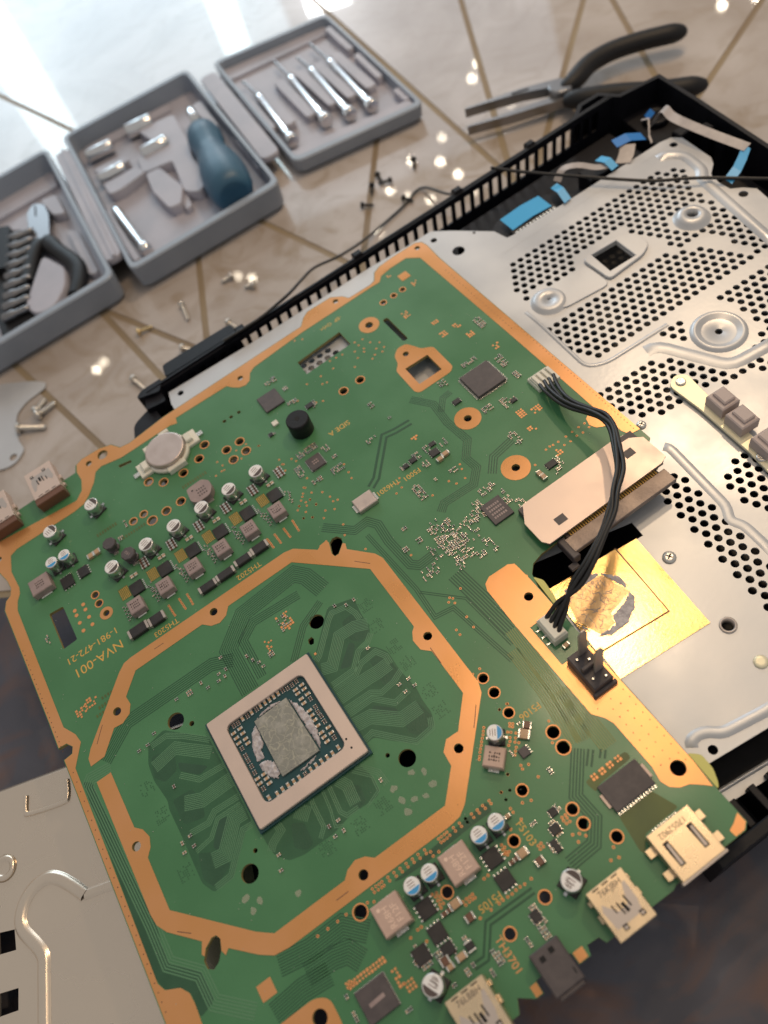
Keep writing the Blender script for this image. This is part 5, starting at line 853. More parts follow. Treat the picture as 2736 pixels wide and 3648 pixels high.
for x, y in D['stitch']:
    m.lathe(x, y, [(0.24, 0.1), (0.24, 0.125)], 6, smooth=False)
tag(m.build('stitch_hole', ['brown'], board), kind='stuff')
m = MB()
for x, y in D['ghost']:                 # tented via fields that show faintly through the mask
    for i in range(7):
        for j in range(7):
            if rng.random() < .55:
                px, py = x + (i - 3) * .75, y + (j - 3) * .75
                m.box(px - .22, py - .22, .004, px + .22, py + .22, .02)
tag(m.build('tented_vias', 'green_mid', board), kind='stuff')
m = MB()
for path in D['scratch']:
    m.ridge(path, [(-.14, .102), (0, .112), (.14, .102)])
tag(m.build('scratches', 'brown', board), kind='stuff')
m = MB()
for i in range(420):
    px, py = rng.uniform(-70, 172), rng.uniform(-105, 165)
    if px > 100 and py < 5: continue
    r_ = rng.uniform(.05, .16)
    m.box(px - r_, py - r_ * .6, .04, px + r_, py + r_ * .6, .14, rot=rng.uniform(0, 3))
tag(m.build('dust_specks', 'dust', board), kind='stuff')
m = MB(); m.prism(rounded([(105.3, -83), (108.4, -86), (108.2, -91), (106.4, -95), (105.0, -96.5)], 1), -1.4, .3); m.build('glue_bead', 'glue', board)
m = MB(); m.prism(rounded([(106.4, -4.5), (108.6, -8), (107.6, -16), (105.4, -19)], 1), -1.4, .2); m.build('glue_bead', 'glue', board)
m = MB()
for x, y in D['flux']:
    m.prism(rounded([(x + rng.uniform(.7, 1.9) * math.cos(a), y + rng.uniform(.7, 1.9) * math.sin(a)) for a in [k * PI / 4 for k in range(8)]], .6), 0.04, 0.05)
tag(m.build('flux_stain', 'flux', board), kind='stuff')

# small passives, scattered in their clusters on a fine grid
def passive(m, x, y, w, h, z, rot90, body=0):
    if rot90: w, h = h, w
    e = 0.24
    if w >= h:
        m.box(x - w / 2 * (1 - 2 * e), y - h * .46, 0.03, x + w / 2 * (1 - 2 * e), y + h * .46, z * .94, body)
        for s in (-1, 1):
            m.box(x + s * w / 2 * (1 - 2 * e), y - h / 2, 0.03, x + s * w / 2, y + h / 2, z, 2)
    else:
        m.box(x - w * .46, y - h / 2 * (1 - 2 * e), 0.03, x + w * .46, y + h / 2 * (1 - 2 * e), z * .94, body)
        for s in (-1, 1):
            m.box(x - w / 2, y + s * h / 2 * (1 - 2 * e), 0.03, x + w / 2, y + s * h / 2, z, 2)
for (cx, cy), w, h, n, k in D['clusters']:
    m = MB()
    if k == 's':
        gx, gy = 1.25, 0.85
        if rng.random() < .5: gx, gy = gy, gx
        spots = [(i, j) for i in range(max(1, int(w / gx))) for j in range(max(1, int(h / gy)))]
        rng.shuffle(spots)
        nx, ny = max(1, int(w / gx)), max(1, int(h / gy))
        for i, j in spots[:n]:
            px, py = cx + (i - (nx - 1) / 2) * gx, cy + (j - (ny - 1) / 2) * gy
            passive(m, px, py, 1.02, 0.55, rng.uniform(.3, .55), gx < gy, rng.choice([0, 0, 1, 3]))
        tag(m.build('chip_passives', ['tan', 'black', 'solder', 'brown'], board), kind='stuff')
    else:
        gx = gy = 1.15
        nx, ny = max(1, int(round(w / gx))), max(1, int(round(h / gy)))
        spots = [(i, j) for i in range(nx) for j in range(ny)]
        rng.shuffle(spots)
        for i, j in spots[:n]:
            px, py = cx + (i - (nx - 1) / 2) * gx, cy + (j - (ny - 1) / 2) * gy
            s = rng.uniform(.32, .48)
            m.box(px - s, py - s, 0.02, px + s, py + s, 0.1, 0)
        tag(m.build('solder_pads', ['pad'], board), kind='stuff')

# ---- processor
m = MB(); m.box(-22.9, -22.9, 0.3, 22.9, 22.9, 1.3)
apu = m.build('processor', 'substrate', board)
m = MB(); m.box(-22.4, -22.4, 0.03, 22.4, 22.4, 0.29)
m.build('solder_ball_field', 'hole', apu)
plate('lid_frame', rrect(-22.1, -22.1, 22.1, 22.1, .6, 2), [rrect(-16.5, -16.2, 16.7, 16.8, 2.4, 4)], 1.32, 3.0, 'lid', apu, bevel=0.22)
m = MB(); m.prism([(7.4, 12.5), (8.0, -11.4), (-7.2, -11.2), (-6.6, 12.0)], 1.32, 2.35)
m.build('die', 'paste', apu)
m = MB()
for q, poly in enumerate(([(7.6, 12.4), (9.4, 9.6), (10.8, 6), (11.5, 2), (11.3, -4), (10.2, -8), (8.4, -11.4), (8.0, -6), (7.8, 2)], [(-6.8, 12.6), (-3, 13.8), (1.5, 14.2), (7.2, 12.8), (2, 12.6)], [(-12.9, -1.5), (-11.8, 4.5), (-9.5, 9.5), (-6.8, 11.6), (-7.0, 4), (-7.6, 3.0), (-9.4, 1.4), (-9.0, -1.6)], [(-12.9, -2), (-9.6, -2.2), (-7.2, -4.4), (-7.2, -9.6), (-9.2, -11.0), (-11.4, -8.6), (-12.6, -5)], [(-4.2, -13.2), (0, -13.5), (4, -13.0), (7.6, -11.6), (5, -11.6), (1.5, -12.4)])):
    lumpy(m, blob(poly, .22, 4), 1.31, .85, .42, 60 + q)
m.build('squeezed_paste', 'paste_grey', apu)
m = MB()
lumpy(m, [(7.2, 12.2), (7.8, -11.2), (-7.0, -11.0), (-6.4, 11.8)], 2.352, .07, .7, 90)
m.build('paste_film', 'paste', apu)
m = MB()
for (x, y), o in D['apucaps']:
    passive(m, x, y, 2.0, 1.05, .6, o == 1, 0)
for v in m.v[:]: pass
m.v = [(x, y, z + 1.3) for x, y, z in m.v]
tag(m.build('package_capacitors', ['tan', 'black', 'solder', 'brown'], apu), kind='stuff')
m = MB()
for x, y in D['aputiny']:
    for i in range(2):
        for j in range(2):
            passive(m, x + (i - .5) * .85, y + (j - .5) * .8, .5, .95, .4, False, 3)
m.v = [(x, y, z + 1.3) for x, y, z in m.v]
tag(m.build('package_resistors', ['tan', 'black', 'solder', 'brown'], apu), kind='stuff')
for x, y in ((17.9, -14.1), (17.9, -17.7)):
    m = MB(); m.lathe(x, y, [(.42, 3.0), (.42, 3.012)], 12); m.build('lid_hole', 'hole', apu)

# ---- round capacitor cans
def can(x, y, r, h, mark, rot, txt=None):
    m = MB()
    m.box(-r * 1.02, -r * 1.02, 0.03, r * 1.02, r * 1.02, 0.9, 2, ch=.25)
    m.lathe(0, 0, [(r * .97, .9), (r * .97, 1.35), (r * .9, 1.6), (r, 1.9), (r, h - .5), (r * .985, h - .2), (r * .93, h - .03), (r * .88, h)], 32, mis=[0, 0, 0, 0, 0, 0, 1, 1])
    m.box(r * .9, -r * .16, 0.03, r * 1.32, r * .16, .35, 0); m.box(-r * 1.32, -r * .16, 0.03, -r * .9, r * .16, .35, 0)
    o = m.build('capacitor_can', ['alu', 'alu_top', 'black'], board, (x, y, 0), (0, 0, rot))
    k = MB()
    R_ = r * .865; a0 = math.acos(0.34)
    k.prism([(R_ * math.cos(a), R_ * math.sin(a)) for a in [-a0 + 2 * a0 * i / 14 for i in range(15)]], h + .004, h + .03)
    k.build('polarity_mark', mark, o)
    for i, (u, ln) in enumerate(((-.55, .8), (-.25, 1.0), (0.05, .9))):
        t = MB()
        t.box(u * r - r * .05, -ln * r * .45, h + .004, u * r + r * .05, ln * r * .45, h + .02)
        t.build('printed_line', 'ferrite', o)
    return o
for x in (45.5, 31.7, 17.9, 4.1, -9.7, -26.4):
    can(x, 106.6, 3.25, 6.0, 'print_dark', -1.25)
can(-22.3, 143.4, 3.25, 6.0, 'print_dark', 0.35); can(-43.4, 143.2, 3.25, 6.0, 'print_dark', 0.35)
for x, y in ((-42.1, 127.0), (-48.2, 127.4)):
    can(x, y, 2.75, 6.0, 'blue', -1.57)
can(60.1, -43.8, 2.75, 7.0, 'blue', -0.6)
for x in (43.7, 37.1, 18.1, 11.6):
    can(x, -66.2, 2.75, 7.0, 'blue', -1.57)
for x, y, rot in ((52.0, -91.9, 0.35), (2.0, -91.2, 3.6)):
    o = can(x, y, 3.25, 7.0, 'print_dark', rot)
    text('lettering', 'E1', 1.1, -.2, 1.2, 7.03, 1.5, 'print_dark', o); text('lettering', '220C', 1.1, -1.0, 0.1, 7.03, 1.5, 'print_dark', o); text('lettering', 'CM', 1.1, -2.0, -.2, 7.03, 1.5, 'print_dark', o)

# ---- inductors
def inductor(x, y, w, d, h, mat, rot=0.0, clip=2.2):
    m = MB()
    m.box(-w / 2, -d / 2, 0.25, w / 2, d / 2, h, 0, ch=.35)
    c = clip
    m.box(-c, -d / 2 - .9, 0.03, c, -d / 2 + .3, 0.9, 1, ch=.2)
    m.box(-c, d / 2 - .3, 0.03, c, d / 2 + .9, 0.9, 1, ch=.2)
    return m.build('inductor', [mat, 'solder'], board, (x, y, 0), (0, 0, rot))
def scribble(o, z, sx, sy, seed, mat='print_dark'):
    r_ = random.Random(seed)
    for row in range(3):
        k = MB()
        for i in range(5):
            x0 = (-.5 + i / 5) * sx + .1; y0 = (row - 1) * sy / 3
            for t in range(2):
                k.box(x0 + r_.uniform(0, .3), y0 - sy * .11 + r_.uniform(0, .4), z + .004, x0 + r_.uniform(.35, .7), y0 - sy * .11 + r_.uniform(.45, .9), z + .02)
        k.build('worn_marking', mat, o)
for i in range(6):
    x = 43.4 - i * 13.72
    o = inductor(x, 84.7, 6.4, 6.6, 4.0, 'ferrite', 0, 2.0)
    scribble(o, 4.0, 4.2, 3.6, 5 + i)
    # driver chip, copper via pad, resistor array and small parts of each power stage
    m = MB(); m.box(x + .1, 91.0, .03, x + 5.8, 97.0, 1.0, ch=.15)
    m.build('driver_chip', 'black', board)
    m = MB(); m.box(x - 4.8, 92.6, .02, x - .3, 98.8, .06)
    o = m.build('via_pad', 'olive', board)
    m = MB()
    for a in range(6):
        for b_ in range(8):
            m.box(x - 4.5 + a * .72, 92.9 + b_ * .72, .07, x - 4.5 + a * .72 + .4, 92.9 + b_ * .72 + .4, .1)
    tag(m.build('via_dots', 'gold', o), kind='stuff')
    m = MB()
    for a in range(4):
        for b_ in range(2):
            passive(m, x + 9.3 + b_ * 1.9 - (a * 0.0), 101.0 + a * 1.45, 1.8, 1.05, .7, False, 3)
    for a in range(2):
        passive(m, x + 3.2 + a * 1.9, 100.4, 1.7, 1.5, .8, True, 0)
    for a in range(9):
        passive(m, x - 5.6 + (a % 2) * 1.0, 87.0 - 4.5 + a * .9, .8, .5, .35, False, 3)
    for a in range(6):
        m.box(x + 6.1, 91.2 + a * .95, .03, x + 6.8, 91.7 + a * .95, .3, 2)
    for a in range(8):
        passive(m, x + 8.0 + rng.uniform(-1, 1), 86 + a * .95, .9, .5, .4, rng.random() < .5, rng.choice([0, 1, 3]))
    tag(m.build('chip_passives', ['tan', 'black', 'solder', 'brown'], board), kind='stuff')
for j, (x0, x1, y0, y1) in enumerate([(-0.9, 7.2, 71.9, 75.5), (7.5, 16.0, 72.1, 75.7), (16.8, 24.8, 73.2, 76.6), (25.0, 32.9, 73.2, 77.2), (-33.5, -24.6, 73.0, 77.5), (-24.3, -17.0, 72.5, 76.9)]):
    m = MB()
    m.box(x0 + .9, y0, .03, x1 - .9, y1, 2.0, 0, ch=.3)
    m.box(x0, y0 + .3, .03, x0 + 1.0, y1 - .3, 1.9, 1); m.box(x1 - 1.0, y0 + .3, .03, x1, y1 - .3, 1.9, 1)
    o = m.build('filter_block', ['black', 'steel_grey'], board)
    scribble_o = o
m = MB(); m.prism(rounded([(16.2, 121), (24, 121.5), (26.8, 118.5), (26.3, 114.5), (24, 111.6), (17.8, 111.2), (15.4, 114)], 1.2), .2, 4.0)
m.box(18, 110.2, .03, 24, 111.6, .8, 1)
o = m.build('inductor', ['ferrite', 'solder'], board)
k = MB(); k.lathe(18.2, 118.6, [(.45, 4.004), (.45, 4.02)], 12); k.build('orientation_dot', 'hole', o)
k = MB()
for a in range(3):
    for b_ in range(4):
        k.box(19.6 + b_ * 1.15, 113.6 + a * 1.7, 4.004, 20.3 + b_ * 1.15, 114.4 + a * 1.7, 4.02)
k.build('worn_marking', 'print_dark', o)
o = inductor(-56.9, 122.6, 9.2, 8.2, 4.0, 'ferrite', 0, 2.6); scribble(o, 4.0, 4, 4, 77)
o = inductor(55.4, -49.2, 7.0, 6.8, 4.0, 'ferrite_pink', -0.785, 1.8); scribble(o, 4.0, 4, 3.4, 78)
for x, y in ((27.1, -68.6), (1.5, -68.6)):
    o = inductor(x, y, 9.6, 9.8, 5.0, 'ferrite_pink', 0, 2.2)
    k = MB(); k.lathe(-2.7, 2.9, [(.62, 5.004), (.62, 5.03)], 16); k.build('orientation_dot', 'print_light', o)
    text('lettering', 'R68H', 3.0, -0.7, -.5, 5.02, PI / 2, 'print_light', o); text('lettering', 'F12F', 3.0, 2.1, -.5, 5.02, PI / 2, 'print_light', o)
for x, y, r in ((-23.3, 119.3, 3.1), (-18.2, 108.8, 3.3)):
    m = MB(); m.lathe(x, y, [(r * .9, .1), (r * .9, 1.0), (r * .75, 1.2), (r * .75, 3.2), (r, 3.5), (r, 4.7), (r * .92, 5.0)], 8, smooth=False)
    m.box(x - 1.2, y - r - .9, .03, x + 1.2, y - r + .4, .7, 1)
    o = m.build('drum_inductor', ['chip', 'solder'], board)
text('lettering', '1R0', 1.9, -18.2, 108.8, 5.02, 2.0, 'ferrite', board)

# ---- power transistors and large ceramic capacitors
def fet(x0, y0, x1, y1, side):
    m = MB(); m.box(x0, y0, .03, x1, y1, 1.0, 0, ch=.12)
    for a in range(4):
        if side == 'y':
            t = x0 + .55 + a * (x1 - x0 - 1.1) / 3
            m.box(t - .3, y0 - .7, .03, t + .3, y0 + .05, .35, 1); m.box(t - .3, y1 - .05, .03, t + .3, y1 + .7, .35, 1)
        else:
            t = y0 + .55 + a * (y1 - y0 - 1.1) / 3
            m.box(x0 - .7, t - .3, .03, x0 + .05, t + .3, .35, 1); m.box(x1 - .05, t - .3, .03, x1 + .7, t + .3, .35, 1)
    return m.build('power_transistor', ['black', 'solder'], board)
fet(33.9, -75.5, 39.2, -70.2, 'x'); fet(33.3, -82.5, 38.5, -77.5, 'y'); fet(8.4, -75.4, 13.6, -70.1, 'x'); fet(7.7, -82.7, 12.7, -77.7, 'y')
fet(-49.6, 114.9, -44.2, 120.8, 'y'); fet(-41.3, 115.0, -36.8, 120.1, 'x')
m = MB(); m.box(62.9, -54.6, .03, 66.1, -51.4, 1.0, 0, ch=.12)
for a in range(4):
    m.box(66.1, -54.3 + a * .85, .03, 66.8, -53.9 + a * .85, .3, 1)
m.build('power_transistor', ['chip', 'solder'], board, None, None)
def big_cap(k, x, y, w, h, rot=0.0, mat='tan'):
    m = MB()
    m.box(-w / 2 * .62, -h / 2, .05, w / 2 * .62, h / 2, 1.5, 0, ch=.12)
    for s in (-1, 1):
        a, b_ = sorted((s * w / 2 * .62, s * w / 2))
        m.box(a, -h / 2 - .02, .03, b_, h / 2 + .02, 1.54, 1, ch=.1)
    return m.build('ceramic_capacitor', [mat, 'solder'], board, (x, y, 0), (0, 0, rot))
for k, x, y, w, h, rot, mat in BIGCAPS:
    big_cap(k, x, y, w, h, rot, mat)

# ---- integrated circuits
def chip(x0, y0, x1, y1, h, mat, pins=None, n=0, ln=.8, name='chip'):
    m = MB(); m.box(x0, y0, .12, x1, y1, h, 0, ch=.14)
    if pins:
        for side in pins:
            for a in range(n):
                t = (a + .5) / n
                if side in 'ns':
                    px = x0 + t * (x1 - x0); w = (x1 - x0) / n * .26
                    ya, yb = (y1 - .05, y1 + ln) if side == 'n' else (y0 - ln, y0 + .05)
                    m.box(px - w, ya, .03, px + w, yb, .32, 1)
                else:
                    py = y0 + t * (y1 - y0); w = (y1 - y0) / n * .26
                    xa, xb = (x1 - .05, x1 + ln) if side == 'e' else (x0 - ln, x0 + .05)
                    m.box(xa, py - w, .03, xb, py + w, .32, 1)
    return m.build(name, [mat, 'solder'], board)
chip(141.2, 75.8, 155.8, 90.0, 1.6, 'chip', 'nsew', 36, 1.0, 'quad_flat_chip')
chip(65.0, 136.0, 75.0, 146.4, 1.0, 'chip')
chip(65.5, 93.0, 72.4, 100.1, 1.0, 'chip', 'nsew', 12, .35)
o = chip(109.0, 21.4, 118.0, 31.8, 1.0, 'chip'); scribble(o, 1.0, 0, 0, 1) if False else None
k = MB()
for a in range(4):
    for b_ in range(6):
        k.box(110.6 + b_ * 1.0, 23.4 + a * 1.8, 1.004, 111.3 + b_ * 1.0, 24.4 + a * 1.8, 1.02)
k.build('worn_marking', 'ferrite', o)
k = MB()
for a in range(2):
    for b_ in range(3):
        k.box(67.6 + b_ * 1.0, 95.6 + a * 1.3, 1.004, 68.3 + b_ * 1.0, 96.3 + a * 1.3, 1.02)
k.build('worn_marking', 'ferrite', board)
chip(75.9, -84.4, 91.1, -75.2, 1.5, 'chip', 's', 14, 1.1, 'display_chip')
for x0, x1 in ((74.9, 75.85), (91.15, 92.1)):
    m = MB(); m.box(x0, -82.2, .03, x1, -77.6, .9); m.build('chip_side_tab', 'print_light', board)
chip(-20.0, -89.2, -9.6, -79.4, 1.0, 'chip', 'ne', 24, .3)
m = MB(); m.box(-17.6, -85.2, 1.004, -12.2, -84.0, 1.02, rot=0.05); m.build('worn_marking', 'ferrite', board)
for x, y, w, h in SMALLCHIPS:
    chip(x - w / 2, y - h / 2, x + w / 2, y + h / 2, .8, 'black', 'ew', 3, .3, 'small_chip')
m = MB(); m.box(70.4, 61.2, .05, 79.4, 68.0, 2.2, 0, ch=.35); m.box(69.4, 62.6, .03, 80.4, 66.6, .5, 1)
m.build('crystal_can', ['cell', 'solder'], board)
m = MB(); m.box(63.8, 126.8, .03, 66.6, 129.6, .9, 0, ch=.2); m.build('crystal', 'white_pl', board)
m = MB(); m.lathe(0, 0, [(5.3, .05), (5.3, 7.2), (5.2, 7.9), (4.8, 8.3)], 40)
o = m.build('buzzer', ['rubber'], board, (73.2, 116.2, 0))
m = MB(); m.lathe(0.1, 0.1, [(1.2, 8.3), (1.2, 8.34)], 20); m.build('sound_hole', 'hole', o)
# ---- coin cell in its holder
m = MB()
m.lathe(0, 0, [(10.6, .05), (10.6, 2.0), (9.9, 2.4)], 40)
for s in (-1, 1):
    m.box(s * 9.0, -4.2, .05, s * 15.6, 4.2, 1.6, 0, ch=.3); m.box(s * 9.6, -2.6, 1.5, s * 13.2, 2.6, 3.6, 0, ch=.5)
    m.box(s * 15.2, -1.2, .05, s * 18.4, 1.2, .7, 1)
m.box(-4, -11.4, .05, 5, -8.5, 3.0, 0, ch=.4); m.box(1, 8.7, .05, 6, 11.0, 4.4, 0, ch=.4); m.box(-8.5, 5.8, .05, -5.6, 9.0, 3.8, 0, ch=.4)
o = m.build('battery_holder', ['white_pl', 'solder'], board, (17.6, 148.2, 0), (0, 0, 0.02))
m = MB(); m.lathe(0, 0, [(9.4, 2.4), (9.4, 4.6), (9.1, 5.0), (8.7, 5.05)], 48)
m.build('coin_cell', 'cell', o)

# ---- ports
def port_text(o, s, size, x, y, z, rot): text('lettering', s, size, x, y, z, rot, 'print_dark', o)
def usb(cx, cy, rot, h=7.0, w=13.0, d=15.0, label=None, mat='steel'):
    """metal box port: mouth towards -y"""
    m = MB()
    t = .35
    m.box(-w / 2, -d / 2, h - t, w / 2, d / 2, h, 0, ch=.2)
    m.box(-w / 2, -d / 2, .1, -w / 2 + t, d / 2, h - t, 0); m.box(w / 2 - t, -d / 2, .1, w / 2, d / 2, h - t, 0)
    m.box(-w / 2 + t, d / 2 - t, .1, w / 2 - t, d / 2, h - t, 0); m.box(-w / 2 + t, -d / 2, .1, w / 2 - t, d / 2 - t, .5, 0)
    m.box(-w / 2 + .8, -d / 2 + 2, h * .4, w / 2 - .8, d / 2 - t, h * .62, 1)
    for s in (-1, 1):
        m.box(s * w / 2, -1.0, .03, s * (w / 2 + .9), 1.4, 2.2, 0, ch=.1); m.box(s * w / 2, 4.2, .03, s * (w / 2 + .9), 5.8, 1.6, 0, ch=.1)
    o = m.build('port', [mat, 'black'], board, (cx, cy, 0), (0, 0, rot))
    k = MB(); k.prism([(-w * .36, 2.8), (-w * .43, 1.0), (-w * .38, -4.6), (w * .30, -4.6), (w * .38, -1.0), (w * .38, 4.4), (w * .30, 4.2), (w * .12, -1.0), (-w * .12, -1.2)], h + .004, h + .05)
    k.build('embossed_tongue', 'steel_grey', o)
    for x0, y0, x1, y1 in ((-.9, -2.6, -.4, 1.0), (.2, -2.6, 1.2, .2), (1.9, -1.8, 2.4, 1.6), (-2.6, -1.2, -2.2, 1.2)):
        k = MB(); k.box(x0, y0, h + .06, x1, y1, h + .09, rot=.1); k.build('spring_slit', 'hole', o)
    for x0, y0 in ((-3.4, -6.0), (2.9, -5.6)):
        k = MB(); k.box(x0, y0, h + .06, x0 + 1.6, y0 + 1.6, h + .1); q = k.build('square_slot', 'hole', o)
        k = MB(); k.box(x0 + .3, y0 + .3, h + .1, x0 + 1.3, y0 + 1.1, h + .16); k.build('slot_tongue', 'steel_grey', q) if False else k.build('slot_tongue', 'steel_grey', o)
    for x0 in (-4.6, -1.2, 2.2):
        k = MB(); k.box(x0, d / 2 - .9, h + .004, x0 + 2.2, d / 2 - .5, h + .03); k.build('seam_slit', 'hole', o)
    if label: port_text(o, label, 2.5, .2, d / 2 - 2.5, h + .02, 0.0)
    return o
usb(59.4, -104.6, 0, label='76KJBH'); usb(9.0, -104.1, 0, label='76LBBH')
o = usb(-37.0, 173.0, PI, 6.0, 13.4, 17.4, mat='lid'); o["label"] = 'pinkish metal port at the far left edge, with brown plastic back'
o2 = usb(-61.4, 173.0, PI, 6.0, 13.4, 17.4, mat='lid')
for o_, cx in ((o, -37.0), (o2, -61.4)):
    m = MB(); m.box(-7.0, 8.8, .05, 7.0, 12.2, 5.6, ch=.3); m.build('plastic_back', 'brown', o_)
# wide display port with two slots
m = MB()
m.box(-7.9, -7.6, 5.6, 7.9, 7.6, 6.0, 0, ch=.2); m.box(-7.9, -7.6, .1, -7.5, 7.6, 5.6, 0); m.box(7.5, -7.6, .1, 7.9, 7.6, 5.6, 0); m.box(-7.5, 7.2, 1.6, 7.5, 7.6, 5.6, 0)
m.box(-6.5, -5, 2, 6.5, 7, 3.4, 1)
for s in (-1, 1):
    for yy in (-5.2, 2.2):
        m.box(s * 7.9, yy, 2.0, s * 10.6, yy + 2.8, 2.5, 0, ch=.1); m.box(s * 10.1, yy + .2, .03, s * 10.6, yy + 2.6, 2.2, 0)
m.box(-8.3, -8.3, .6, 8.3, -7.5, 5.7, 2)
for a in range(9):
    m.box(-4.6 + a * 1.1, 7.6, .03, -4.1 + a * 1.1, 8.6, .4, 3)
hd = m.build('port', ['steel', 'black', 'steel_grey', 'solder'], board, (85.5, -102.5, 0))
hd["label"] = 'gold toned display port stamped with digits'
for x0 in (-4.6, 4.4):
    k = MB(); k.prism([(x0 - 1.1, 3.4), (x0 + .9, 3.4), (x0 + 1.0, -4.2), (x0 + .5, -4.2), (x0 - .5, -4.2), (x0 - .9, -4.2)], 6.004, 6.03); k.build('spring_slit', 'hole', hd)
    k = MB(); k.prism([(x0 - .3, 2.6), (x0 + .5, 2.6), (x0 + .5, -3.8), (x0 - .55, -3.8)], 6.04, 6.14); k.build('spring_tongue', 'steel_grey', hd)
port_text(hd, '17052902', 2.5, -.2, 5.2, 6.02, PI)
# audio jack
m = MB(); m.box(-5.0, -6.4, .05, 5.0, 6.2, 6.0, 0, ch=.4); m.box(-4.2, -7.6, .4, 4.2, -6.3, 5.4, 0, ch=.3)
o = m.build('audio_jack', 'chip', board, (34.3, -106.6, 0))
for x0, y0 in ((-2.9, 2.6), (.6, 3.2)):
    k = MB(); k.box(x0, y0, 6.004, x0 + 1.7, y0 + 1.6, 6.03); k.build('square_slot', 'hole', o)
k = MB(); k.box(3.6, -4.4, 6.004, 4.0, -2.6, 6.03); k.build('seam_slit', 'hole', o)

# ---- long flat-cable slot at the right edge
m = MB()
m.prism([(118.6, .4), (116.8, 3), (116.8, 13), (121.5, 20.2), (166, 20.4), (167, 17.5), (171, 17.2), (175.2, 14), (175.3, 2), (172, .6)], 3.4, 4.2, 0)
m.box(119, 1.6, .05, 174, 20.0, 3.4, 1)
slot = m.build('cable_slot', ['lid', 'chip'], board)
for x0, y0 in ((126.0, 4.2), (164.0, 10.2)):
    k = MB(); k.box(x0, y0, 4.204, x0 + 4.4, y0 + 3.4, 4.23); k.build('square_slot', 'chip', slot)
m = MB()
m.box(124, -7.4, .2, 172, -.9, 2.4, 0, ch=.3)
m.box(126, -.9, .2, 170, 1.4, .9, 0)
m.build('slot_bar', ['brown_metal'], slot)
m = MB()
for a in range(40):
    m.box(127.5 + a * 1.05, -1.2, 1.2, 128.05 + a * 1.05, 1.7, 1.6, 0)
tag(m.build('slot_contacts', 'gold', slot), kind='stuff')
m = MB(); m.box(122.0, -9.0, -2.5, 125.0, 0.6, 2.0, ch=.3); m.box(119.5, -11.0, -3, 123.0, -8.5, -1.5, ch=.2)
m.build('slot_latch', 'chip', slot)
m = MB()
for a in range(16):
    m.box(120.5 + a * 3.3, 20.1, .05, 122.2 + a * 3.3, 21.2, 1.4)
m.build('slot_pins', 'steel_grey', slot)

# ---- pin header, white sockets
m = MB(); m.box(95.0, -51.9, .05, 102.8, -37.8, 5.4, 0, ch=.3)
m.box(95.6, -45.6, 5.3, 102.2, -44.2, 8.4, 0, ch=.3); m.box(94.2, -53.2, .05, 103.6, -51.8, 2.4, 0, ch=.3)
hdr = m.build('power_header', ['chip'], board)
for px, py in ((100.4, -39.6), (100.6, -47.2)):
    m = MB(); m.prism([(px - 1.7, py - .35), (px + 1.7, py - .35), (px + 1.7, py + .35), (px - 1.7, py + .35)], 5.4, 22)
    m.v = [(x, y, z) for x, y, z in m.v]
    m.add([(px - 1.7, py - .35, 22), (px + 1.7, py - .35, 22), (px + 1.7, py + .35, 22), (px - 1.7, py + .35, 22), (px - .6, py - .2, 24.6), (px + .6, py - .2, 24.6), (px + .6, py + .2, 24.6), (px - .6, py + .2, 24.6)], [(0, 1, 5, 4), (1, 2, 6, 5), (2, 3, 7, 6), (3, 0, 4, 7), (4, 5, 6, 7)])
    m.build('blade_pin', 'steel_grey', hdr)
for px, py in ((97.0, -40.6), (100.4, -42.8), (97.0, -48.8), (101.0, -50.4)):
    m = MB(); m.box(px - .35, py - .35, 5.4, px + .35, py + .35, 6.4); m.build('small_pin', 'solder', hdr)
m = MB()
m.box(95.6, -30.6, .05, 101.4, -20.6, 4.6, 0, ch=.3)
for a in range(3):
    m.box(93.9, -22.8 - a * 3.0, .03, 95.8, -22.2 - a * 3.0, .5, 1)
m.build('white_socket', ['white_pl', 'solder'], board)
m = MB()
m.box(161.8, 60.8, .05, 171.4, 69.0, 2.0, 0, ch=.3)
for a in range(4):
    m.box(162.2 + a * 2.5, 60.4, 2.0, 163.4 + a * 2.5, 68.0, 3.2, 0, ch=.15)
m.build('white_socket', ['white_pl', 'solder'], board)

# ---- lettering on the solder mask (upside down towards the camera)
for s, size, x, y, rot, mat in [('NVA-001', 5.8, -48.4, 75.6, PI, 'gold'), ('1-981-472-21', 4.4, -48.6, 82.6, PI, 'gold'), ('SIDE A', 3.7, 86.4, 105.4, PI, 'gold'), ('F5106', 3.4, 74.5, -43.2, PI, 'gold'), ('F5103', 3.4, 49.4, -73.0, -PI / 2, 'gold'), ('F5105', 3.4, 28.4, -82.2, PI, 'gold'), ('TH3701', 3.4, 24.4, -96.6, -PI / 2, 'pad'), ('TH5202', 3.4, 20.2, 69.6, PI, 'gold'), ('TH5203', 3.4, -19.3, 69.4, PI, 'gold'), ('F5001', 3.4, 97.3, 63.4, PI, 'gold'), ('TH6201', 3.4, 86.2, 64.8, PI, 'gold'), ('-EP  GVI<', 3.0, 116, 162.6, PI, 'gold')]:
    text('lettering', s, size, x, y, .03, rot, mat, board, .012)
for x, y, w, h in ((21.5, 111.8 - 4 + 19, 13, 1.8), (-22, 130.8, 11, 1.8), (-12, 131.4 - 10, 12, 1.6), (-52, 56, 8, 1.4), (-55, 53.4, 6, 1.2), (-50.5, 59, 6, 1.2)):
    m = MB()
    for a in range(int(w / 1.3)):
        m.box(x - w / 2 + a * 1.3, y - h / 2, .02, x - w / 2 + a * 1.3 + .8, y + h / 2, .05)
    m.build('faint_marking', 'olive', board)

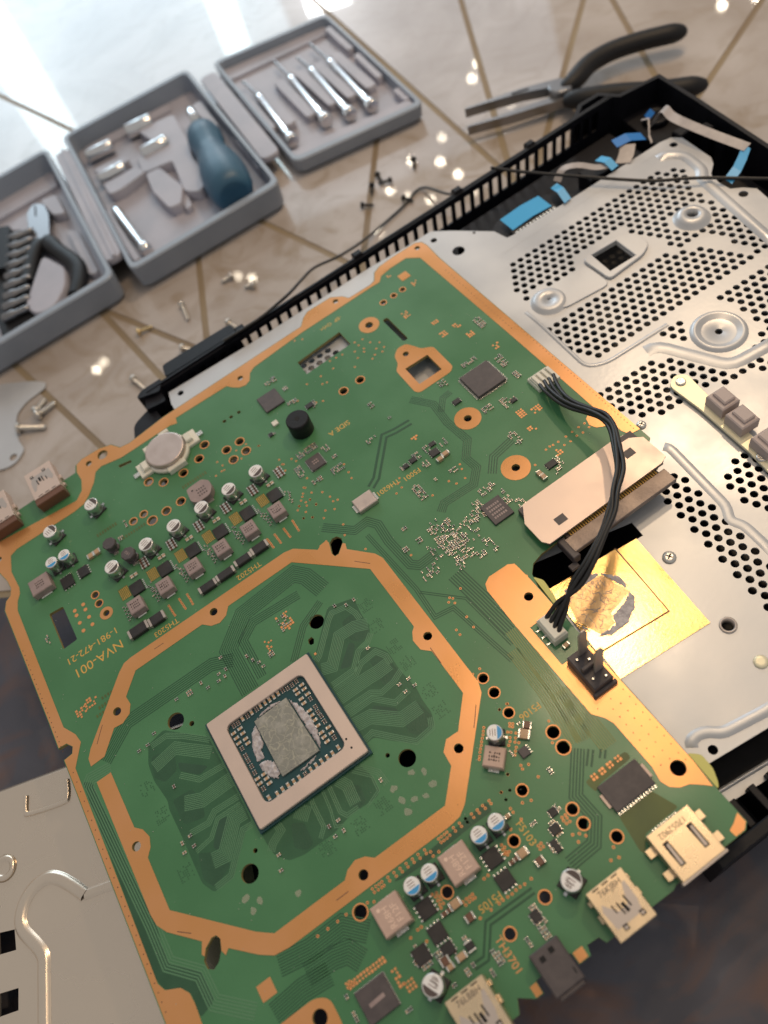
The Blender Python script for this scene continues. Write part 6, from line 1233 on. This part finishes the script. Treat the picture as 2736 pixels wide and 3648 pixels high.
# ---------------------------------------------------------------- sheet metal cover under the left edge of the board
cover = thing('metal_cover', 'champagne sheet metal cover with pressed ridge and square slots, under the board at lower left', 'metal cover', (0, 0, 0))
def rot2(p, a, c=(0, 0)):
    ca, sa = math.cos(a), math.sin(a)
    x, y = p[0] - c[0], p[1] - c[1]
    return (c[0] + ca * x - sa * y, c[1] + sa * x + ca * y)
CA = -0.29
cslots = [[(-130.5, 15.2), (-124.6, 12.7), (-126.2, 5.7), (-132.5, 8.0)], [(-136.2, -4.2), (-129.2, -6.6), (-131.4, -13.3), (-138.4, -11.2)], [(-143, 18), (-135, 15.5), (-137, 8.6), (-145, 11)]]
plate('cover_sheet', [(-175, 83.6), (-115, 65.6), (-86.8, 57.2), (-20, 37.4), (-44, -46), (-66, -118), (-232, -74)], cslots, 19, 20, 'shield2', cover)
m = MB(); m.ridge([(-175, 83.6), (-115, 65.6), (-86.8, 57.2), (-20, 37.4)], [(0, 20), (1.4, 19.2), (2.2, 17), (2.3, .4)]); m.build('rolled_edge', 'shield2', cover)
m = MB(); m.ridge([(-20, 37.4), (-44, -46), (-66, -118)], [(0, 20), (1.2, 19.2), (1.4, .4)]); m.build('side_flange', 'plastic', cover)
def cridge(path, w, h, r=3):
    m = MB()
    m.ridge(smooth_path(path, 5) if r else path, [(-w / 2, .04), (-w * .42, h * .3), (-w * .30, h * .9), (-w * .18, h), (w * .18, h), (w * .30, h * .9), (w * .42, h * .3), (w / 2, .04)], z=20.0)
    m.build('pressed_ridge', 'shield2', cover)
cridge([(-70, -0.4), (-86.0, 4.7), (-96.2, 7.6)], 4.0, .9, 0)
cridge([(-96.2, 7.6), (-99.5, 13.5), (-103.3, 19.0), (-107.8, 22.2), (-114.2, 21.8), (-119.8, 17.6), (-121.8, 11.0), (-117.6, -1.0), (-119.5, -9), (-125.5, -27), (-140, -72)], 5.2, 1.1)
cridge([(-104.8, 57.0), (-106.9, 51.0), (-105.2, 49.2), (-92.4, 45.0), (-89.4, 46.0), (-87.4, 52.4)], 2.2, 1.0)
m = MB(); m.lathe(-121.6, 36.0, [(5.2, 20.03), (4.4, 21.0), (3.3, 21.2), (2.6, 20.3), (2.0, 20.2)], 28); m.build('pressed_dimple', 'shield2', cover)

# ---------------------------------------------------------------- pale sheet at the far left
sheet = plate('pale_sheet', rounded([(-27, 293), (-40, 291.5), (-48, 287), (-53, 276), (-53.8, 265), (-52.9, 257), (-59.6, 251.6), (-66, 251.5), (-75, 256), (-115, 300), (-85, 324), (-48.6, 318), (-32, 305), (-25, 297)], 2.5), [circ(-60.4, 256.2, 2.4, 18)], 0.3, 1.1, 'shield', None)
tag(sheet, 'thin pale metal sheet with a small hole in its rounded tab, far left', 'metal sheet')

# ---------------------------------------------------------------- cable plugged from one white socket to the other
cable = thing('fan_cable', 'bundle of four black wires arching over the silver slot between two white plugs', 'cable', (0, 0, ZB))
base = [(166.8, 62.1, 3.5), (164.6, 56.2, 5), (163.2, 47.6, 7), (163.6, 40.6, 9), (164.9, 33.1, 11.5), (165.8, 26.1, 14), (164.0, 18.9, 16), (158.9, 10.2, 18), (151.7, 1.3, 20), (143.9, -5.6, 21), (137.4, -10.7, 21), (129.8, -15.5, 20), (119.9, -19.9, 18), (111.8, -22.4, 14.5), (105.3, -23.5, 10), (100.6, -24.8, 6.6), (98.6, -25.6, 4.6)]
wj = random.Random(21)
for k, (dx, dy) in enumerate(((-3.6, 0.0), (-1.2, .1), (1.2, 0), (3.6, -.1))):
    pts = []
    for i, p in enumerate(base):
        s = {0: 1.0, 1: .8, 2: .5, 14: .45, 15: .8, 16: .95}.get(i, .30)
        a = base[min(i + 1, len(base) - 1)]; b = base[max(i - 1, 0)]
        t = Vector((a[0] - b[0], a[1] - b[1])).normalized()
        n = Vector((-t.y, t.x)) if i < 14 else Vector((0, 1))
        if i == 0: n = Vector((1, 0))
        q = dx * s + (wj.uniform(-.55, .55) if 2 < i < 14 else 0)
        pts.append((p[0] + n.x * q, p[1] + n.y * q, p[2] + (.8 if k % 2 else -.5) * (1 if 1 < i < 15 else .2)))
    m = MB(); m.tube(smooth_path(pts, 7), 0.85, 8)
    m.build('wire', 'wire', cable)
m = MB()
for i in range(4):
    m.box(162.6 + i * 2.45, 59.0, 1.8, 164.2 + i * 2.45, 67.2, 4.2, ch=.2)
m.build('plug', 'white_pl', cable)
m = MB()
m.box(96.0, -30.2, 4.5, 101.0, -21.0, 5.6, ch=.3)
m.build('plug', 'white_pl', cable)

# ---------------------------------------------------------------- thin loose antenna wire
m = MB()
m.tube(smooth_path([(225.5, 199.5, 38), (228.6, 227.7, 16), (230.1, 259.5, 3), (224.0, 263.5, 1.2), (212.9, 258.7, 1.2), (191.2, 253.3, 1.6), (175.0, 247.0, 5), (156.5, 238.8, 12), (137.7, 229.9, 22), (125.0, 215.5, 32), (112.1, 198.4, 43.5), (102.7, 196.6, 43.2), (90.8, 195.4, 42.6), (70, 196, 42.4)], 8), 0.8, 8)
o = m.build('antenna_wire', 'wire'); tag(o, 'thin black wire curling from the tiles over the vented wall', 'wire')
m = MB(); m.tube(smooth_path([(238, 196.5, 43.2), (246, 184, 42.4), (262.4, 160, 41.8), (283.5, 130.5, 41.2), (295, 118.6, 41.5), (304.5, 109.2, 41), (320.5, 91, 40), (352, 60, 36), (372, 40, 8)], 8), 0.8, 8)
o = m.build('antenna_wire', 'wire'); tag(o, 'thin black wire stretched across the perforated shield', 'wire')

# ---------------------------------------------------------------- flat cables with blue ends
def ribbon(name, pts, w, mat, parent, side=None):
    """a flat strip that follows 3-D points, side = direction across"""
    m = MB(); P = [Vector(p) for p in pts]; vs = []
    for i, p in enumerate(P):
        t = (P[min(i + 1, len(P) - 1)] - P[max(i - 1, 0)]).normalized()
        s = Vector(side[i] if isinstance(side, list) else side) if side is not None else t.cross(Vector((0, 0, 1)))
        s = s.normalized()
        n = s.cross(t).normalized() * .12
        for q in (p - s * w / 2 + n, p + s * w / 2 + n, p + s * w / 2 - n, p - s * w / 2 - n):
            vs.append(tuple(q))
    fs = []
    for i in range(len(P) - 1):
        for k in range(4):
            fs.append((i * 4 + k, i * 4 + (k + 1) % 4, (i + 1) * 4 + (k + 1) % 4, (i + 1) * 4 + k))
    fs += [(3, 2, 1, 0), tuple(len(vs) - 4 + k for k in range(4))]
    m.add(vs, fs, 0, False)
    return m.build(name, mat, parent)
c1 = thing('flat_cable', 'wide flat connector with bright blue tab beside the shield edge', 'flat cable', (0, 0, 0))
ribbon('blue_tab', [(220, 160.6, 38), (233, 160.6, 38.6), (244, 160, 38)], 10.5, 'cable_blue', c1, (0, 1, 0.05))
m = MB()
m.box(219, 151.6, 35.2, 246, 156.6, 37.4, ch=.4)
m.build('socket', 'black', c1)
for i in range(12):
    m = MB(); m.box(220 + i * 2.1, 150.4, 36.0, 221.3 + i * 2.1, 153.4, 37.9); m.build('contact', 'solder', c1)
c2 = thing('flat_cable', 'narrow blue flat cable tab next to the wide blue one', 'flat cable')
ribbon('blue_tab', [(253.8, 165, 38.5), (252.4, 158, 40.5), (251, 150.6, 38.8)], 4.6, 'cable_blue', c2, (1, .15, 0))
c3 = thing('flat_cable', 'pale flat cable with short blue end folded over the shield edge', 'flat cable')
ribbon('strip', smooth_path([(259, 169, 36), (264, 170, 40), (270, 165.4, 41), (276, 158.5, 39.5), (281, 155.6, 39.2)], 4), 4.2, 'flat', c3)
ribbon('blue_tab', [(281.6, 163.6, 39), (281.8, 157, 41), (281.6, 151.0, 39.4)], 4.6, 'cable_blue', c3, (1, .1, 0))
c4 = thing('flat_cable', 'pale flat cable with deep blue end curling behind the shield corner', 'flat cable')
ribbon('strip', smooth_path([(287.5, 152, 38.4), (292, 154.5, 40), (296, 158.0, 41.5)], 4), 7.5, 'flat', c4, (.7, -.7, 0))
ribbon('blue_tab', [(291, 162.5, 42.5), (299, 161.2, 42.5), (306.5, 158.4, 40)], 6.0, 'cable_blue2', c4, (.2, .9, .1))
c5 = thing('flat_cable', 'long twisted grey flat cable with blue ends in the console corner', 'flat cable')
ribbon('strip', smooth_path([(321, 167.5, 34), (323.4, 163, 44), (321.6, 155, 44.5), (321.2, 146.2, 45), (323.1, 128.7, 45), (326.0, 109.6, 45)], 5), 5.0, 'flat', c5, (1, 0.1, 0.25))
ribbon('blue_tab', [(326.4, 110.4, 45), (321.5, 107.6, 43), (316, 105.2, 41), (308.6, 103.2, 39.6)], 5.0, 'cable_blue', c5, (0, 1, 0.1))
ribbon('blue_tab', [(317.6, 168, 40), (319.4, 166.0, 44)], 4.6, 'cable_blue2', c5, (.2, .9, 0))
ribbon('strip', [(316.9, 171.0, 38), (316.5, 165.5, 41.5), (308.6, 156.3, 40), (306.4, 152.0, 39.2)], 1.6, 'flat', c5, (.9, .3, 0))

# ---------------------------------------------------------------- grey tool case, three hinged sections
case = thing('tool_case', 'grey plastic folding tool case lying open in three sections', 'tool case')
def tray(poly, h, fz, lip=4.0, r=7, name='tray'):
    out = rounded(poly, r, 4)
    c_ = Vector((sum(p[0] for p in poly) / len(poly), sum(p[1] for p in poly) / len(poly)))
    inn = rounded([tuple(c_ + (Vector(p) - c_) * ((Vector(p) - c_).length - lip * 1.45) / (Vector(p) - c_).length) for p in poly], r * .75, 4)
    low = [tuple(c_ + (Vector(p) - c_) * 0.985) for p in out]
    n = len(out)
    m = MB()
    a = sum(out[i][0] * out[(i + 1) % n][1] - out[(i + 1) % n][0] * out[i][1] for i in range(n))
    if a < 0: out, inn, low = out[::-1], inn[::-1], low[::-1]
    mid = [tuple(Vector(p) + (Vector(q) - Vector(p)) * .2) for p, q in zip(out, inn)]
    rings = [[(x, y, .3) for x, y in [tuple(c_ + (Vector(p) - c_) * .955) for p in out]], [(x, y, 3) for x, y in low], [(x, y, h - .8) for x, y in out], [(x, y, h) for x, y in mid], [(x, y, h) for x, y in inn], [(x, y, fz) for x, y in [tuple(c_ + (Vector(p) - c_) * .985) for p in inn]]]
    vs = [p for ring_ in rings for p in ring_]
    fs = []
    mis = []
    for j in range(len(rings) - 1):
        for i in range(n):
            fs.append((j * n + i, j * n + (i + 1) % n, (j + 1) * n + (i + 1) % n, (j + 1) * n + i))
    m.add(vs, fs, 0, False)
    m.add(rings[-1], [tuple(range(n))], 1)
    m.add(rings[0], [tuple(reversed(range(n)))], 0)
    o = m.build(name, ['case', 'case_in'], case)
    return o
T1 = [(197, 499), (288.5, 477), (271.5, 318), (181, 337)]
T2 = [(71.5, 503), (176.5, 496), (161.8, 317), (54.3, 320)]
T3 = [(-48, 499), (57.5, 498), (44.6, 323.5), (-62, 326)]
t1 = tray(T1, 12, 4.5); t2 = tray(T2, 19, 6.0); t3 = tray(T3, 20, 6)
t1["label"] = 'shallow right section of the case holding precision screwdrivers'
t2["label"] = 'deep middle section of the case holding the blue screwdriver'
t3["label"] = 'left section of the case with pliers and a bit rack'
def insert(poly, z0, z1, parent, r=3.0, ch=1.0):
    out = rounded(poly, r, 3)
    c_ = Vector((sum(p[0] for p in poly) / len(poly), sum(p[1] for p in poly) / len(poly)))
    a = sum(out[i][0] * out[(i + 1) % len(out)][1] - out[(i + 1) % len(out)][0] * out[i][1] for i in range(len(out)))
    if a < 0: out = out[::-1]
    inn = [tuple(Vector(p) + (c_ - Vector(p)).normalized() * ch) for p in out]
    n = len(out); m = MB()
    m.add([(x, y, z0) for x, y in out] + [(x, y, z1 - ch * .6) for x, y in out] + [(x, y, z1) for x, y in inn],
          [(i, (i + 1) % n, n + (i + 1) % n, n + i) for i in range(n)] + [(n + i, n + (i + 1) % n, 2 * n + (i + 1) % n, 2 * n + i) for i in range(n)], 0, True)
    m.add([(x, y, z1) for x, y in inn], [tuple(range(n))], 0)
    return m.build('moulded_insert', 'case_in', parent)
def bar(a, b, w, z1, parent, z0=2.2):
    d = (Vector(b) - Vector(a)).normalized(); s = Vector((-d.y, d.x)) * w / 2
    a, b = Vector(a), Vector(b)
    insert([tuple(a - s), tuple(b - s), tuple(b + s), tuple(a + s)], z0, z1, parent, w * .35, .9)
for a, b in [((265.5, 428), (261, 368)), ((250.6, 430), (246.6, 370)), ((236.8, 432), (233.4, 374)), ((221, 436), (216.4, 376)), ((206.6, 440), (201.8, 380)), ((194.6, 444), (189, 386))]:
    bar(a, b, 7.6, 9.5, t1)
insert([(196, 492), (283, 471), (282, 460), (198, 474)], 2.2, 6.5, t1)
insert([(184, 354), (270, 334), (268.5, 324.5), (184, 342)], 2.2, 9.5, t1)
bar((280, 462), (276, 420), 5, 10, t1); bar((275, 412), (270.5, 372), 4.5, 10, t1); bar((270, 352), (268.6, 334), 5, 10, t1)
# middle section inserts
insert([(118, 468), (146, 462), (141, 424), (134, 400), (133, 372), (122, 362), (114, 371), (122, 410), (100, 416), (104, 436), (122, 440)], 3.4, 13, t2, 4)
insert([(75, 454), (98, 450), (100, 440), (76, 442)], 3.4, 12, t2)
insert([(74, 430), (100, 428), (104, 416), (82, 412), (73, 414)], 3.4, 13, t2)
insert([(102, 414), (112, 412), (116, 378), (107, 362), (99, 364), (97, 390)], 3.4, 13, t2, 3)
insert([(112, 380), (116, 376), (112, 358), (107, 358)], 3.4, 10, t2, 1.5)
insert([(158, 458), (168, 460), (164, 420), (160, 410)], 3.4, 13, t2)
insert([(164, 400), (162, 370), (160, 350), (166, 350)], 3.4, 13, t2, 1.5)
insert([(64, 404), (67.4, 404), (64, 338), (60, 338)], 3.4, 11, t2, 1.2)
insert([(64, 334), (156, 331), (155, 325.5), (63, 328)], 3.4, 9, t2, 1.5)
insert([(80, 494), (150, 488), (150, 478), (80, 482)], 3.4, 8, t2, 2)
# hinges between the sections
bar((186.4, 486), (173.6, 356), 13.0, 12.6, case, 9.0)
bar((64.8, 486), (50.4, 342), 11.5, 18.0, case, 14.0)
bar((65.8, 486), (51.4, 342), 2.2, 19.6, case, 14.0)
# left section inserts
insert([(-40, 480), (50, 478), (49.0, 466), (-40, 468)], 3.8, 9, t3, 2)
insert([(32, 456), (44, 452), (42, 424), (34, 430)], 3.8, 12, t3, 3)
insert([(4, 376), (14, 390), (22, 366), (16, 348), (4, 336), (-8, 338), (-12, 352)], 3.8, 15, t3, 5)
insert([(14, 452), (22, 448), (16, 430), (2, 444)], 3.8, 11, t3, 3)
insert([(36, 410), (42, 402), (38, 350), (32, 352)], 3.8, 10, t3, 2)

# ---------------------------------------------------------------- tools in the case
def along(a, b):
    """matrix with local z from a to b"""
    a, b = Vector(a), Vector(b)
    z = (b - a).normalized()
    x = z.cross(Vector((0, 0, 1))).normalized(); y = z.cross(x)
    return Matrix(((x.x, y.x, z.x, a.x), (x.y, y.y, z.y, a.y), (x.z, y.z, z.z, a.z), (0, 0, 0, 1)))
drv = thing('screwdriver', 'stubby blue handled screwdriver lying in the middle case section', 'screwdriver')
A = along((135.0, 332, 17), (152.6, 430, 16))
m = MB()
m.lathe(0, 0, [(9.5, 0), (12.6, 2.5), (14.4, 9), (15.2, 20), (14.6, 32), (12.4, 44), (10.6, 52), (10.4, 60), (11.6, 68), (12.0, 76), (10.6, 83), (7.0, 87.5), (5.0, 88)], 40, axis=A)
m.build('handle', 'blue_grip', drv)
m = MB(); m.lathe(0, 0, [(3.6, 86), (3.6, 116), (3.0, 118)], 20, axis=A); m.build('shank', 'chrome', drv)
rod = MB(); rod.lathe(0, 0, [(2.6, 0), (4.2, 1.0), (4.4, 6), (3.6, 8), (3.4, 56), (2.6, 60)], 20, axis=along((70.6, 343, 8.5), (70.8, 405, 9)))
tag(rod.build('extension_rod', 'chrome'), 'shiny steel extension rod lying in the middle case section', 'rod')
for (a, b), lab in zip([((77.2, 473.5), (98.5, 470.1)), ((73.9, 438.0), (94.0, 436.6)), ((111.4, 474.6), (132.1, 470.8)), ((109.0, 437.6), (130.5, 436.0))],
                       ['short hex socket in the far left pocket of the middle section', 'short hex socket in the near left pocket, beside the rod', 'long hex socket in the far pocket, right of its twin', 'long hex socket in the near pocket, beside the blue handle']):
    m = MB(); big = 5.6 if a[0] > 100 else 4.6
    m.lathe(0, 0, [(big * .8, 0), (big, .8), (big, 19), (big * .9, 20.5), (big * .62, 20.5), (big * .6, 14)], 20, axis=along((*a, 11.5), (*b, 11.5)))
    tag(m.build('socket_bit', 'chrome'), lab, 'socket', 'hex sockets in the case')
for (p0, p1, p2, p3), lab in zip([((230.7, 457.6), (229.0, 431.5), (222.1, 368.9), (219.4, 360.0)), ((244.6, 446.0), (244.0, 426.2), (237.0, 360.2), (234.2, 352.0)), ((259.9, 453.6), (258.3, 423.3), (251.4, 354.9), (248.9, 347.4)), ((202.3, 456.2), (202.1, 432.0), (194.9, 369.5), (192.6, 360.6))],
                                ['second precision screwdriver from the left in the right section', 'third precision screwdriver from the left in the right section', 'rightmost precision screwdriver in the right section', 'leftmost precision screwdriver in the right section']):
    t = thing('precision_screwdriver', lab, 'screwdriver', group='precision screwdrivers in the case')
    M_ = along((*p3, 9.6), (*p1, 9.8)); ln = (Vector(p3) - Vector(p1)).length
    m = MB(); m.lathe(0, 0, [(4.0, 0), (4.5, .8), (4.5, 5), (3.4, 8), (2.9, 14), (2.3, 24), (2.3, ln - 12), (2.8, ln - 8), (2.8, ln - 2), (1.6, ln)], 18, axis=M_)
    m.build('handle', 'chrome', t)
    m = MB(); m.tube([(*p1, 9.8), (*p0, 10.0)], [1.3, 1.2], 10); m.build('blade', 'steel_dark', t)
# pliers in the left section
pl = thing('pliers', 'small black handled pliers lying in the left case section', 'pliers')
m = MB()
m.prism(rounded([(14, 424), (20, 448), (27, 454), (33, 447), (32, 432), (24, 408), (17, 410)], 4), 8, 13)
m.build('head', 'steel_dark', pl)
m = MB(); m.box(25.0, 438, 13.0, 26.2, 450, 13.1, rot=-.3); m.build('jaw_gap', 'hole', pl)
m = MB(); m.tube(smooth_path([(21.5, 410, 12), (23, 394, 12), (27, 376, 12), (28.5, 362, 12), (24, 348, 12), (18, 338, 12)], 5), [3, 4.6, 5.6, 6, 6, 5.8, 5.6] + [5.6] * 19, 12, flat=.8); m.build('handle', 'rubber', pl)
m = MB(); m.tube(smooth_path([(18, 412, 11), (10, 402, 12), (2, 388, 12), (-4, 376, 12)], 5), [3, 4.4, 5.2, 5.6] + [5.6] * 12, 12, flat=.8); m.build('handle', 'rubber', pl)
rk = thing('bit_rack', 'dark bit rack with a column of steel screwdriver bits, far left', 'bit rack')
m = MB(); m.prism(rounded([(2, 440), (10, 434), (-12, 332), (-34, 336), (-26, 400), (-12, 440)], 3), 5, 12); m.build('rack_body', 'rubber', rk)
m = MB(); m.prism(rounded([(-3, 444), (6, 438), (-8, 396), (-20, 404)], 2), 11.8, 17); m.build('rack_cap', 'rubber', rk)
for i in range(9):
    x, y = 6.5 - i * 3.4, 425 - i * 9.2
    m = MB(); m.lathe(0, 0, [(2.2, 0), (3.2, 1), (3.2, 8), (2.2, 10), (2.4, 16), (1.6, 19)], 12, axis=along((x - 7, y + 2.5, 14), (x + 10, y - 2.0, 14.5)))
    m.build('steel_bit', 'steel_dark', rk)

# ---------------------------------------------------------------- needle nose pliers on the tiles
np_ = thing('needle_nose_pliers', 'open needle nose pliers with black grips on the tiles behind the console', 'pliers')
def flatbar(name, pts, wid, z0, z1, mat, parent):
    m = MB(); P = [Vector(p) for p in pts]; L_, R_ = [], []
    for i, p in enumerate(P):
        t = (P[min(i + 1, len(P) - 1)] - P[max(i - 1, 0)]).normalized(); s = Vector((-t.y, t.x)) * wid[i] / 2
        L_.append(tuple(p + s)); R_.append(tuple(p - s))
    m.prism(R_ + L_[::-1], z0, z1)
    return m.build(name, mat, parent)
flatbar('jaw', [(284.5, 291.8), (300, 285.5), (318, 277.5), (340, 264)], [1.2, 3.0, 4.8, 8.0], 6, 12, 'steel_dark', np_)
flatbar('jaw', [(276.5, 278.6), (300, 267.5), (320, 259.5), (338, 252)], [1.2, 3.2, 5.0, 8.0], 4, 10, 'steel_dark', np_)
m = MB(); m.lathe(335, 260.5, [(7.5, 3.5), (7.5, 12.5), (6.5, 13.4)], 24); m.build('pivot', 'steel_dark', np_)
flatbar('jaw_recess', [(312, 279.5), (322, 275.2)], [1.8, 1.8], 12.0, 12.1, 'hole', np_)
m = MB(); m.tube(smooth_path([(334, 259, 10), (345, 259.5, 11), (360, 264, 12), (377, 263.5, 12), (395, 256.5, 12), (411, 247, 12), (419.5, 243.5, 11)], 5), [3.4, 4.2, 5, 5.6, 6.0, 6.2] + [6.4] * 20 + [6, 5.4, 4.6, 3.6, 2.2], 14, flat=.85); m.build('handle', 'rubber', np_)
m = MB(); m.tube(smooth_path([(331, 251, 9), (338, 241, 11), (350, 229, 12), (364, 214, 12), (378, 201, 12), (389, 195, 11)], 5), [4, 5, 5.8, 6.2] + [6.4] * 18 + [6, 5, 4, 2.5], 14, flat=.85); m.build('handle', 'rubber', np_)

# ---------------------------------------------------------------- loose screws
def screw(head, tip, r, mat, label, group, z=2.2):
    h, t = Vector((*head, z)), Vector((*tip, 1.2))
    ln = (t - h).length
    m = MB()
    m.lathe(0, 0, [(r * .55, -1.2), (r * .95, -.8), (r, 0), (r * .95, .7), (r * .5, .8)], 14, axis=along(h, t))
    prof = []
    n = max(4, int(ln / 1.0))
    for i in range(n):
        zz = .7 + (ln - 1.6) * i / n
        prof += [(r * .50, zz), (r * .40, zz + (ln - 1.6) / n * .5)]
    prof += [(r * .35, ln - .6), (.1, ln)]
    m.lathe(0, 0, prof, 10, axis=along(h, t), smooth=False)
    o = m.build('screw', mat)
    tag(o, label, 'screw', group)
G1, G2 = 'black screws on the tiles', 'silver screws on the tiles'
for h, t, lab in [((240.7, 289.3), (236.6, 282.0), 'small black screw nearest the pliers tips'), ((216.9, 295.5), (215.4, 287.4), 'black screw at the far end of the small black group'), ((219.5, 284.5), (213, 289), 'black screw lying among bright reflections'), ((208.8, 289.6), (204.6, 283.0), 'black screw left of the reflections, near the case corner'), ((194.6, 278.4), (200.2, 273.6), 'leftmost black screw, on the long grout line'), ((216, 263.6), (219.0, 257.2), 'black screw touching the curled black wire')]:
    screw(h, t, 1.9, 'screw_black', lab, G1)
for h, t, mat, lab in [((102.9, 287.7), (95.7, 288.8), 'screw', 'pale silver screw farthest from the board'), ((109.6, 270.0), (104.4, 273.5), 'screw', 'silver screw beside two pale reflections'), ((67.9, 289.4), (65.6, 275.6), 'screw', 'upright looking silver screw below the case corner'), ((37.4, 289.6), (46.2, 288.2), 'screw_gold', 'golden screw lying across the grout line'), ((83.4, 253.6), (85.5, 246.5), 'screw', 'silver screw against the end of the black wall'), ((19.6, 256.4), (22.4, 243.6), 'screw', 'silver screw next to the shell corner'), ((53.0, 256.4), (58, 250), 'screw', 'silver screw half hidden behind the black shell flap')]:
    screw(h, t, 2.3, mat, lab, G2)
for h, t, lab in [((-37.3, 276.8), (-29.6, 284.0), 'thick silver standoff, upper one of the three at far left'), ((-37.6, 273.2), (-25.6, 276.6), 'thick silver standoff, middle one of the three at far left'), ((-50.2, 272.4), (-36.5, 262.4), 'thick silver standoff, lowest of the three at far left')]:
    screw(h, t, 3.2, 'screw', lab, 'thick standoffs at far left', 3.2)
